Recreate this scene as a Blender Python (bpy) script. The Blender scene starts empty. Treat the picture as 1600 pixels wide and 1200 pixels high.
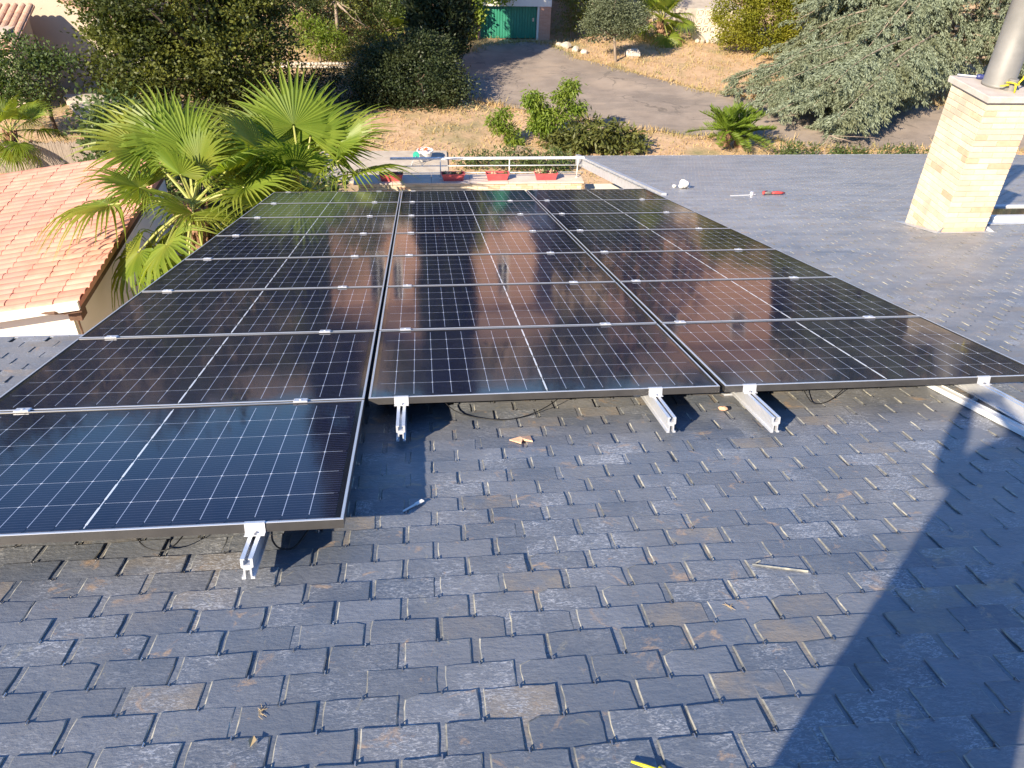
import bpy, math, random
import numpy as np
from mathutils import Matrix, Vector, Euler

# ------------------------------------------------------------------ camera, sky, sun, exposure
SC = bpy.context.scene
COL = SC.collection
R_ = math.radians
PITCH = R_(16.0)                       # slope of the slate roof, falling away along +Y
G = -8.3                               # garden level

cam_d = bpy.data.cameras.new("camera")
cam_d.sensor_width = 36.0
cam_d.lens = 28.715
cam_d.clip_start = 0.03
cam_d.clip_end = 2000.0
cam = bpy.data.objects.new("camera", cam_d)
COL.objects.link(cam)
CAM_R = ((0.994354, -0.100966, 0.032657), (-0.033212, -0.588388, -0.807896), (0.100785, 0.80225, -0.58842))
CAM_C = Vector((2.0294, -2.031, 2.0388))
_m = Matrix.Identity(4)
for i in range(3):
    _m[i][0] = CAM_R[0][i]
    _m[i][1] = -CAM_R[1][i]
    _m[i][2] = -CAM_R[2][i]
    _m[i][3] = CAM_C[i]
cam.matrix_world = _m
SC.camera = cam

SUN_TRAVEL = Vector((1.860, 2.051, -1.628)).normalized()   # direction the sunlight travels
world = bpy.data.worlds.new("World")
SC.world = world
world.use_nodes = True
_nt = world.node_tree
_bg = _nt.nodes["Background"]
_sky = _nt.nodes.new("ShaderNodeTexSky")
_sky.sky_type = 'NISHITA'
_sky.sun_disc = False
_sky.sun_elevation = math.asin(-SUN_TRAVEL.z)
_sky.sun_rotation = math.atan2(-SUN_TRAVEL.x, -SUN_TRAVEL.y)
_sky.altitude = 200.0
_sky.air_density = 1.0
_sky.dust_density = 0.3
_sky.ozone_density = 3.0
_tint = _nt.nodes.new("ShaderNodeMix")
_tint.data_type = 'RGBA'; _tint.blend_type = 'MULTIPLY'
_tint.inputs[0].default_value = 1.0
_tint.inputs[7].default_value = (0.64, 0.92, 1.27, 1.0)     # the camera's cool rendering of skylight
_nt.links.new(_sky.outputs[0], _tint.inputs[6])
_nt.links.new(_tint.outputs[2], _bg.inputs[0])
_bg.inputs[1].default_value = 0.088

sun_d = bpy.data.lights.new("sun", 'SUN')
sun_d.energy = 5.0
sun_d.angle = R_(0.53)
sun_d.color = (1.0, 0.87, 0.68)
sun = bpy.data.objects.new("sun", sun_d)
sun.rotation_euler = SUN_TRAVEL.to_track_quat('-Z', 'Y').to_euler()
sun.location = (-20, -25, 20)
COL.objects.link(sun)

SC.view_settings.view_transform = 'Standard'
SC.view_settings.look = 'None'
SC.view_settings.exposure = 1.15
SC.view_settings.gamma = 1.0
SC.view_settings.use_curve_mapping = False
SC.render.engine = 'CYCLES'
SC.cycles.max_bounces = 6
SC.cycles.transparent_max_bounces = 8
SC.cycles.use_denoising = True
SC.cycles.caustics_reflective = False
SC.cycles.caustics_refractive = False

# ------------------------------------------------------------------ helpers: materials
def _new_mat(name):
    m = bpy.data.materials.new(name)
    m.use_nodes = True
    nt = m.node_tree
    b = nt.nodes["Principled BSDF"]
    return m, nt, b

def _rand(nt):
    """random number per object / per loose piece"""
    oi = nt.nodes.new("ShaderNodeObjectInfo")
    ge = nt.nodes.new("ShaderNodeNewGeometry")
    ad = nt.nodes.new("ShaderNodeMath"); ad.operation = 'ADD'
    fr = nt.nodes.new("ShaderNodeMath"); fr.operation = 'FRACT'
    nt.links.new(oi.outputs["Random"], ad.inputs[0])
    nt.links.new(ge.outputs["Random Per Island"], ad.inputs[1])
    nt.links.new(ad.outputs[0], fr.inputs[0])
    return fr.outputs[0], ge.outputs["Position"]

def _noise(nt, vec, scale, detail=4.0, rough=0.55, dist=0.0):
    n = nt.nodes.new("ShaderNodeTexNoise")
    n.inputs["Scale"].default_value = scale
    n.inputs["Detail"].default_value = detail
    n.inputs["Roughness"].default_value = rough
    n.inputs["Distortion"].default_value = dist
    nt.links.new(vec, n.inputs["Vector"])
    return n.outputs["Fac"]

def _ramp(nt, fac, lo, hi):
    r = nt.nodes.new("ShaderNodeMapRange")
    r.inputs["From Min"].default_value = lo
    r.inputs["From Max"].default_value = hi
    nt.links.new(fac, r.inputs["Value"])
    return r.outputs["Result"]

def _mix(nt, fac, a, b, mode='MIX'):
    n = nt.nodes.new("ShaderNodeMix")
    n.data_type = 'RGBA'
    n.blend_type = mode
    if isinstance(fac, float): n.inputs[0].default_value = fac
    else: nt.links.new(fac, n.inputs[0])
    for s, v in ((6, a), (7, b)):
        if isinstance(v, (tuple, list)): n.inputs[s].default_value = (*v, 1)
        else: nt.links.new(v, n.inputs[s])
    return n.outputs[2]

def _math(nt, op, a, b=0.0):
    n = nt.nodes.new("ShaderNodeMath"); n.operation = op
    for i, v in enumerate((a, b)):
        if isinstance(v, (int, float)): n.inputs[i].default_value = v
        else: nt.links.new(v, n.inputs[i])
    return n.outputs[0]

def _scalevec(nt, vec, s):
    n = nt.nodes.new("ShaderNodeVectorMath"); n.operation = 'MULTIPLY'
    nt.links.new(vec, n.inputs[0]); n.inputs[1].default_value = s
    return n.outputs[0]

def mat(name, c, c2=None, rough=0.7, scale=4.0, detail=5.0, metal=0.0, spec=0.4, bump=0.0, bscale=None, rnd=0.0, c3=None,
        stretch=None, lo=0.35, hi=0.65, coat=0.0):
    m, nt, b = _new_mat(name)
    rv, pos = _rand(nt)
    vec = pos if stretch is None else _scalevec(nt, pos, stretch)
    col = None
    if c2 is not None:
        f = _ramp(nt, _noise(nt, vec, scale, detail), lo, hi)
        col = _mix(nt, f, c, c2)
    if c3 is not None:
        f = _ramp(nt, _noise(nt, vec, scale * 0.23 + 0.07, 3.0), 0.5, 0.72)
        col = _mix(nt, f, col if col is not None else c, c3)
    if rnd > 0:
        k = _math(nt, 'MULTIPLY_ADD', rv, 2 * rnd)
        nt.nodes[-1].inputs[2].default_value = 1 - rnd
        cmb = nt.nodes.new("ShaderNodeCombineColor")
        for i in range(3): nt.links.new(k, cmb.inputs[i])
        col = _mix(nt, 1.0, col if col is not None else c, cmb.outputs[0], 'MULTIPLY')
    if col is None: b.inputs["Base Color"].default_value = (*c, 1)
    else: nt.links.new(col, b.inputs["Base Color"])
    b.inputs["Roughness"].default_value = rough
    b.inputs["Metallic"].default_value = metal
    b.inputs["Specular IOR Level"].default_value = spec
    b.inputs["Coat Weight"].default_value = coat
    if bump > 0:
        bn = nt.nodes.new("ShaderNodeBump")
        bn.inputs["Strength"].default_value = 1.0
        bn.inputs["Distance"].default_value = bump
        nt.links.new(_noise(nt, vec, bscale or scale * 4, 5.0), bn.inputs["Height"])
        nt.links.new(bn.outputs[0], b.inputs["Normal"])
    return m

def leaf_mat(name, c, c2, c3=None, transl=0.35, rough=0.5, clump=1.1, tip=None):
    m, nt, b = _new_mat(name)
    rv, pos = _rand(nt)
    col = _mix(nt, rv, c, c2)
    if c3 is not None:
        f = _ramp(nt, _noise(nt, pos, clump, 3.0), 0.45, 0.68)
        col = _mix(nt, f, col, c3)
    nt.links.new(col, b.inputs["Base Color"])
    b.inputs["Roughness"].default_value = rough
    b.inputs["Specular IOR Level"].default_value = 0.35
    tr = nt.nodes.new("ShaderNodeBsdfTranslucent")
    yel = _mix(nt, 1.0, col, (1.25, 1.2, 0.45), 'MULTIPLY')
    nt.links.new(yel, tr.inputs["Color"])
    ms = nt.nodes.new("ShaderNodeMixShader")
    ms.inputs[0].default_value = transl
    nt.links.new(b.outputs[0], ms.inputs[1]); nt.links.new(tr.outputs[0], ms.inputs[2])
    nt.links.new(ms.outputs[0], nt.nodes["Material Output"].inputs[0])
    return m

def slate_mat():
    m, nt, b = _new_mat("slate")
    rv, pos = _rand(nt)
    base = _mix(nt, rv, (0.068, 0.090, 0.124), (0.172, 0.192, 0.226))
    f = _ramp(nt, _noise(nt, pos, 9.0, 4.0, 0.6), 0.3, 0.75)
    base = _mix(nt, f, base, (0.116, 0.132, 0.156))
    # dust held in broad drifts
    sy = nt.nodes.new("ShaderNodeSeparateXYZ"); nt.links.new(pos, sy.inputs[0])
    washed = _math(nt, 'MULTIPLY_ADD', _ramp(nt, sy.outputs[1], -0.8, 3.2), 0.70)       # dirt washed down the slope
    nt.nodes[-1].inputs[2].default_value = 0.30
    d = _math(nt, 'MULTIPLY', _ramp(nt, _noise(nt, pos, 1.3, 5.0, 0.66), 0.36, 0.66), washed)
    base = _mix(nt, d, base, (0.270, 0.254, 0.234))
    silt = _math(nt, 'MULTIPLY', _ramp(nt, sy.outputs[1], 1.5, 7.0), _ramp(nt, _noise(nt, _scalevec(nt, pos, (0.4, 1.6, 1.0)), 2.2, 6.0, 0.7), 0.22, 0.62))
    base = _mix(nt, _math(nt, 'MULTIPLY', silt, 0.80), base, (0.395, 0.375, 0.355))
    odd = _math(nt, 'MULTIPLY', _ramp(nt, _math(nt, 'FRACT', _math(nt, 'MULTIPLY', rv, 13.7)), 0.90, 0.93), _ramp(nt, _noise(nt, pos, 7.0, 4.0, 0.6), 0.35, 0.6))
    base = _mix(nt, _math(nt, 'MULTIPLY', odd, 0.6), base, (0.29, 0.235, 0.165))
    # pale boot scuffs: broken strokes gathered in patches, some slates far more than others
    st = _scalevec(nt, pos, (1.0, 2.4, 1.0))
    fine = _ramp(nt, _noise(nt, st, 46.0, 3.0, 0.70, 1.6), 0.50, 0.62)
    patch = _ramp(nt, _noise(nt, pos, 4.2, 4.0, 0.6), 0.43, 0.62)
    own = _ramp(nt, _math(nt, 'FRACT', _math(nt, 'MULTIPLY', rv, 7.31)), 0.10, 0.90)
    sc = _math(nt, 'MULTIPLY', _math(nt, 'MULTIPLY', fine, patch), _math(nt, 'MULTIPLY', own, _math(nt, 'MINIMUM', _math(nt, 'ADD', washed, 0.42), 1.0)))
    base = _mix(nt, sc, base, (0.52, 0.53, 0.54))
    # long faint scratches
    st2 = _scalevec(nt, pos, (0.5, 3.2, 3.2))
    fine2 = _math(nt, 'MULTIPLY', _ramp(nt, _noise(nt, st2, 34.0, 5.0, 0.80, 0.8), 0.52, 0.70), _math(nt, 'MULTIPLY', washed, 0.55))
    base = _mix(nt, fine2, base, (0.36, 0.365, 0.37))
    # clay, lichen and rust marks
    cl = _math(nt, 'MULTIPLY', _ramp(nt, _noise(nt, pos, 7.5, 6.0, 0.68, 0.8), 0.60, 0.70), 0.85)
    base = _mix(nt, cl, base, (0.42, 0.29, 0.18))
    ye = _math(nt, 'MULTIPLY', _ramp(nt, _noise(nt, _scalevec(nt, pos, (1.3, 0.9, 1.0)), 11.0, 6.0, 0.75, 1.4), 0.60, 0.74), 0.55)
    base = _mix(nt, ye, base, (0.38, 0.34, 0.22))
    nt.links.new(base, b.inputs["Base Color"])
    ra = nt.nodes.new("ShaderNodeMapRange")
    ra.inputs["To Min"].default_value = 0.30; ra.inputs["To Max"].default_value = 0.62
    nt.links.new(_noise(nt, pos, 14.0, 3.0), ra.inputs["Value"])
    nt.links.new(ra.outputs[0], b.inputs["Roughness"])
    b.inputs["Specular IOR Level"].default_value = 0.62
    bn = nt.nodes.new("ShaderNodeBump")
    bn.inputs["Distance"].default_value = 0.0030
    nt.links.new(_noise(nt, _scalevec(nt, pos, (1.0, 1.7, 1.0)), 38.0, 6.0, 0.62), bn.inputs["Height"])
    nt.links.new(bn.outputs[0], b.inputs["Normal"])
    return m

def cell_mat():
    m, nt, b = _new_mat("solar_cell")
    tc = nt.nodes.new("ShaderNodeTexCoord")
    sp = nt.nodes.new("ShaderNodeSeparateXYZ")
    nt.links.new(tc.outputs["Object"], sp.inputs[0])
    ph = _math(nt, 'FRACT', _math(nt, 'MULTIPLY', _math(nt, 'ADD', sp.outputs[1], 10.0), 1.0 / 0.0182))
    d = _math(nt, 'ABSOLUTE', _math(nt, 'SUBTRACT', ph, 0.5))
    line = _ramp(nt, d, 0.055, 0.03)
    rv, pos = _rand(nt)
    base = _mix(nt, rv, (0.0060, 0.0085, 0.0260), (0.0085, 0.0115, 0.0330))
    col = _mix(nt, _math(nt, 'MULTIPLY', line, 0.8), base, (0.085, 0.095, 0.15))
    dust = _ramp(nt, _noise(nt, _scalevec(nt, pos, (1.0, 0.35, 1.0)), 5.0, 6.0, 0.7), 0.35, 0.85)
    col = _mix(nt, _math(nt, 'MULTIPLY', dust, 0.045), col, (0.30, 0.27, 0.23))
    rg = nt.nodes.new("ShaderNodeMapRange"); rg.inputs["To Min"].default_value = 0.045; rg.inputs["To Max"].default_value = 0.125
    nt.links.new(dust, rg.inputs["Value"]); nt.links.new(rg.outputs[0], b.inputs["Roughness"])
    nt.links.new(col, b.inputs["Base Color"])
    b.inputs["IOR"].default_value = 1.31
    _glass_bump(nt, b)
    return m

def _glass_bump(nt, b):
    ge = nt.nodes.new("ShaderNodeNewGeometry")
    bn = nt.nodes.new("ShaderNodeBump")
    bn.inputs["Distance"].default_value = 0.0007
    nt.links.new(_noise(nt, _scalevec(nt, ge.outputs["Position"], (1.6, 0.9, 1.0)), 2.6, 2.0), bn.inputs["Height"])
    nt.links.new(bn.outputs[0], b.inputs["Normal"])

def backsheet_mat():
    m, nt, b = _new_mat("panel_backsheet")
    b.inputs["Base Color"].default_value = (0.012, 0.014, 0.024, 1)
    b.inputs["Roughness"].default_value = 0.07
    _glass_bump(nt, b)
    return m

M = {}
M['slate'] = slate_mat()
M['slate_edge'] = mat("slate_edge", (0.17, 0.175, 0.17), (0.44, 0.41, 0.32), rough=0.85, scale=22, rnd=0.3, lo=0.42, hi=0.68)
M['deck'] = mat("roof_deck", (0.03, 0.03, 0.032), rough=0.9)
M['cell'] = cell_mat()
M['backsheet'] = backsheet_mat()
M['frame'] = mat("black_anodised_frame", (0.055, 0.052, 0.050), (0.075, 0.07, 0.066), rough=0.36, scale=8, metal=0.35, spec=0.6)
M['rim'] = mat("frame_rim_glint", (0.66, 0.67, 0.68), rough=0.36, metal=0.55)  # pale colour stands in for sky glint along the black frame edge
M['alu'] = mat("aluminium", (0.80, 0.80, 0.81), (0.70, 0.71, 0.73), rough=0.38, scale=18, metal=0.55, stretch=(6, 1, 6))
M['alu_matt'] = mat("mill_aluminium", (0.84, 0.83, 0.80), (0.76, 0.75, 0.73), rough=0.55, scale=9, metal=0.1)
M['steel'] = mat("steel_hook", (0.40, 0.40, 0.41), rough=0.4, metal=0.9, rnd=0.3)
M['cable'] = mat("black_cable", (0.012, 0.012, 0.013), rough=0.5)
M['brick_y'] = mat("cream_brick", (0.58, 0.485, 0.345), (0.65, 0.55, 0.40), rough=0.9, scale=9, bump=0.003, bscale=60, rnd=0.12, c3=(0.50, 0.41, 0.30))
M['brick_p'] = mat("pinkish_brick", (0.60, 0.38, 0.24), (0.66, 0.44, 0.29), rough=0.85, scale=14, bump=0.002, bscale=60, rnd=0.10)
M['mortar'] = mat("mortar", (0.50, 0.41, 0.29), (0.56, 0.47, 0.34), rough=0.95, scale=30)
M['concrete'] = mat("concrete_cap", (0.44, 0.38, 0.325), (0.54, 0.47, 0.41), rough=0.9, scale=7, bump=0.002, bscale=50)
M['flue'] = mat("flue_pipe", (0.19, 0.18, 0.16), (0.24, 0.225, 0.20), rough=0.55, scale=5, metal=0.1)
M['flash'] = mat("lead_flashing", (0.50, 0.51, 0.53), (0.60, 0.61, 0.63), rough=0.45, scale=9, metal=0.4)
M['yellow'] = mat("yellow_plastic", (0.72, 0.60, 0.03), rough=0.4)
M['blue'] = mat("blue_plastic", (0.035, 0.045, 0.16), rough=0.35)
M['red'] = mat("red_plastic", (0.55, 0.07, 0.06), rough=0.4)
M['white'] = mat("white_paint", (0.80, 0.79, 0.76), (0.72, 0.71, 0.68), rough=0.5, scale=6)
M['rag'] = mat("white_rag", (0.78, 0.77, 0.72), (0.6, 0.58, 0.53), rough=0.95, scale=30)
M['clay'] = mat("clay_shard", (0.62, 0.33, 0.20), (0.70, 0.44, 0.28), rough=0.9, scale=40)
M['straw'] = mat("dry_straw", (0.46, 0.34, 0.18), rough=0.9)
M['planter'] = mat("red_planter", (0.46, 0.070, 0.080), (0.52, 0.10, 0.10), rough=0.5, scale=6)
M['soil'] = mat("soil", (0.09, 0.06, 0.04), (0.15, 0.10, 0.07), rough=1.0, scale=30)
M['coping'] = mat("terrace_coping", (0.52, 0.43, 0.36), (0.60, 0.50, 0.42), rough=0.85, scale=4)
M['render_white'] = mat("cream_render", (0.79, 0.75, 0.66), (0.74, 0.69, 0.59), rough=0.9, scale=1.2, bump=0.002, bscale=40)
M['beige'] = mat("beige_render", (0.56, 0.46, 0.35), (0.48, 0.40, 0.31), rough=0.95, scale=0.8, bump=0.003, bscale=25, c3=(0.42, 0.36, 0.30))
M['tile'] = mat("terracotta_tile", (0.56, 0.235, 0.160), (0.62, 0.305, 0.215), rough=0.88, scale=3, rnd=0.14, c3=(0.50, 0.25, 0.19))
M['tile_old'] = mat("weathered_tile", (0.44, 0.25, 0.16), (0.52, 0.34, 0.24), rough=0.9, scale=6, rnd=0.22)
M['brownwood'] = mat("brown_wood", (0.10, 0.055, 0.035), (0.15, 0.085, 0.055), rough=0.8, scale=10)
M['fence'] = mat("reed_fence", (0.24, 0.19, 0.15), (0.34, 0.28, 0.22), rough=0.95, scale=12, stretch=(3, 3, 0.4))
M['green_door'] = mat("green_garage_door", (0.025, 0.20, 0.12), (0.045, 0.25, 0.16), rough=0.5, scale=2.5, stretch=(1, 1, 0.4))
M['bark'] = mat("grey_bark", (0.20, 0.15, 0.11), (0.32, 0.25, 0.19), rough=0.95, scale=9, bump=0.02, bscale=18, stretch=(1, 1, 0.35))
M['bark_dark'] = mat("dark_bark", (0.07, 0.05, 0.035), (0.13, 0.09, 0.065), rough=0.95, scale=9, stretch=(1, 1, 0.35))
M['palm_trunk'] = mat("palm_fibre", (0.17, 0.085, 0.05), (0.34, 0.20, 0.12), rough=0.95, scale=22, bump=0.02, bscale=30)
M['stone'] = mat("garden_stone", (0.40, 0.35, 0.28), (0.56, 0.50, 0.42), rough=0.95, scale=5, rnd=0.2, bump=0.01, bscale=14)
M['breeze'] = mat("concrete_block", (0.60, 0.53, 0.42), (0.68, 0.61, 0.50), rough=0.95, scale=6, rnd=0.1)
M['asphalt'] = mat("old_asphalt", (0.235, 0.190, 0.155), (0.30, 0.245, 0.20), rough=0.95, scale=1.3, detail=8, bump=0.006, bscale=26, c3=(0.36, 0.285, 0.22))
def add_cracks(m):
    nt = m.node_tree; b = nt.nodes["Principled BSDF"]
    src = b.inputs["Base Color"].links[0].from_socket
    ge = nt.nodes.new("ShaderNodeNewGeometry")
    nz = nt.nodes.new("ShaderNodeTexNoise"); nz.inputs["Scale"].default_value = 1.4; nz.inputs["Detail"].default_value = 4
    nt.links.new(ge.outputs["Position"], nz.inputs["Vector"])
    add = nt.nodes.new("ShaderNodeVectorMath"); add.operation = 'MULTIPLY_ADD'
    nt.links.new(nz.outputs["Color"], add.inputs[0]); add.inputs[1].default_value = (1.6, 1.6, 0); nt.links.new(ge.outputs["Position"], add.inputs[2])
    vo = nt.nodes.new("ShaderNodeTexVoronoi"); vo.feature = 'DISTANCE_TO_EDGE'; vo.inputs["Scale"].default_value = 0.42
    nt.links.new(add.outputs[0], vo.inputs["Vector"])
    f = _math(nt, 'MULTIPLY', _ramp(nt, vo.outputs["Distance"], 0.022, 0.006), _ramp(nt, _noise(nt, ge.outputs["Position"], 0.6, 2.0), 0.42, 0.56))
    c = _mix(nt, _math(nt, 'MULTIPLY', f, 0.65), src, (0.10, 0.085, 0.07))
    patch_ = _ramp(nt, _noise(nt, _scalevec(nt, ge.outputs["Position"], (0.35, 1.0, 1.0)), 0.9, 5.0, 0.65), 0.54, 0.60)
    c = _mix(nt, _math(nt, 'MULTIPLY', patch_, 0.40), c, (0.17, 0.145, 0.125))
    gr_ = _ramp(nt, _noise(nt, ge.outputs["Position"], 16.0, 4.0, 0.7), 0.56, 0.70)
    c = _mix(nt, _math(nt, 'MULTIPLY', gr_, 0.5), c, (0.42, 0.33, 0.24))
    nt.links.new(c, b.inputs["Base Color"])
add_cracks(M['asphalt'])
M['ground'] = mat("dry_ground", (0.44, 0.285, 0.165), (0.54, 0.37, 0.225), rough=1.0, scale=2.2, detail=8, bump=0.03, bscale=9, c3=(0.24, 0.21, 0.10))
M['patio'] = mat("patio_paving", (0.40, 0.34, 0.28), (0.50, 0.44, 0.37), rough=0.9, scale=3)
M['grass'] = leaf_mat("dry_grass", (0.42, 0.29, 0.13), (0.58, 0.43, 0.22), (0.26, 0.26, 0.10), transl=0.25, rough=0.8, clump=0.6)
M['glass'] = mat("window_glass", (0.03, 0.035, 0.04), rough=0.06, spec=0.6)
M['brick_red'] = None

def brick_wall_mat():
    m, nt, b = _new_mat("red_brick_wall")
    ge = nt.nodes.new("ShaderNodeNewGeometry")
    sw = nt.nodes.new("ShaderNodeSeparateXYZ"); nt.links.new(ge.outputs["Position"], sw.inputs[0])
    cb = nt.nodes.new("ShaderNodeCombineXYZ")
    nt.links.new(_math(nt, 'ADD', sw.outputs[0], sw.outputs[1]), cb.inputs[0]); nt.links.new(sw.outputs[2], cb.inputs[1])
    br = nt.nodes.new("ShaderNodeTexBrick")
    nt.links.new(cb.outputs[0], br.inputs["Vector"])
    br.inputs["Scale"].default_value = 1.0
    br.inputs["Brick Width"].default_value = 0.25
    br.inputs["Row Height"].default_value = 0.065
    br.inputs["Mortar Size"].default_value = 0.006
    br.inputs["Color1"].default_value = (0.46, 0.24, 0.155, 1)
    br.inputs["Color2"].default_value = (0.53, 0.30, 0.205, 1)
    br.inputs["Mortar"].default_value = (0.46, 0.34, 0.26, 1)
    nt.links.new(br.outputs["Color"], b.inputs["Base Color"])
    b.inputs["Roughness"].default_value = 0.9
    return m
M['brick_red'] = brick_wall_mat()

M['lf_palm'] = leaf_mat("palm_leaf", (0.150, 0.225, 0.026), (0.240, 0.315, 0.042), (0.30, 0.33, 0.055), transl=0.5, rough=0.42, clump=0.9)
M['lf_palm_stem'] = mat("palm_stem", (0.30, 0.33, 0.08), (0.36, 0.34, 0.10), rough=0.5, scale=6)
M['lf_dense'] = leaf_mat("dense_leaf", (0.034, 0.050, 0.013), (0.085, 0.105, 0.024), (0.190, 0.205, 0.042), clump=0.5, transl=0.34)
M['lf_dark'] = leaf_mat("dark_leaf", (0.030, 0.046, 0.018), (0.052, 0.072, 0.028), (0.066, 0.082, 0.030), transl=0.25, clump=0.7)
M['lf_cypress'] = leaf_mat("cypress_leaf", (0.026, 0.042, 0.020), (0.052, 0.074, 0.032), (0.075, 0.092, 0.036), transl=0.22, clump=1.2)
M['lf_shrub'] = leaf_mat("shrub_leaf", (0.060, 0.095, 0.028), (0.105, 0.150, 0.045), (0.13, 0.17, 0.06), transl=0.35)
M['lf_bright'] = leaf_mat("bright_leaf", (0.150, 0.235, 0.030), (0.225, 0.305, 0.045), (0.25, 0.30, 0.05), transl=0.45)
M['lf_hedge'] = leaf_mat("hedge_leaf", (0.150, 0.175, 0.018), (0.270, 0.275, 0.030), (0.32, 0.31, 0.038), transl=0.45, clump=0.9)
M['lf_bamboo'] = leaf_mat("bamboo_leaf", (0.14, 0.17, 0.035), (0.24, 0.25, 0.06), (0.09, 0.12, 0.03), transl=0.4)
M['lf_olive'] = leaf_mat("olive_leaf", (0.125, 0.150, 0.085), (0.20, 0.225, 0.135), (0.10, 0.12, 0.06), transl=0.25)
M['lf_cedar'] = leaf_mat("cedar_needle", (0.185, 0.225, 0.150), (0.305, 0.345, 0.245), (0.190, 0.205, 0.115), transl=0.28, clump=0.8)
M['lf_medlar'] = leaf_mat("medlar_leaf", (0.075, 0.095, 0.025), (0.16, 0.165, 0.045), (0.12, 0.13, 0.03), transl=0.3)
M['lf_cycas'] = leaf_mat("cycad_leaf", (0.120, 0.190, 0.018), (0.180, 0.255, 0.028), transl=0.4)
M['lf_dry'] = leaf_mat("dry_shrub", (0.30, 0.22, 0.09), (0.40, 0.31, 0.13), (0.18, 0.15, 0.06), transl=0.3)
M['lf_red'] = leaf_mat("reddish_leaf", (0.16, 0.06, 0.035), (0.26, 0.12, 0.06), (0.10, 0.09, 0.03), transl=0.3)
M['flower'] = mat("orange_flower", (0.65, 0.16, 0.05), rough=0.6)
M['succulent'] = mat("pale_succulent", (0.50, 0.42, 0.25), (0.40, 0.24, 0.16), rough=0.6, scale=12)
M['skin'] = mat("skin", (0.48, 0.28, 0.19), rough=0.5)
M['cloth'] = mat("dark_clothing", (0.03, 0.035, 0.05), (0.045, 0.05, 0.07), rough=0.9, scale=10)
M['phone'] = mat("phone_body", (0.01, 0.01, 0.012), rough=0.25)
M['wood_far'] = leaf_mat("far_wood_leaf", (0.045, 0.062, 0.020), (0.075, 0.095, 0.030), (0.13, 0.13, 0.05), transl=0.3, clump=0.12)
M['teal'] = mat("teal_plastic", (0.04, 0.38, 0.28), rough=0.4)

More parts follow.
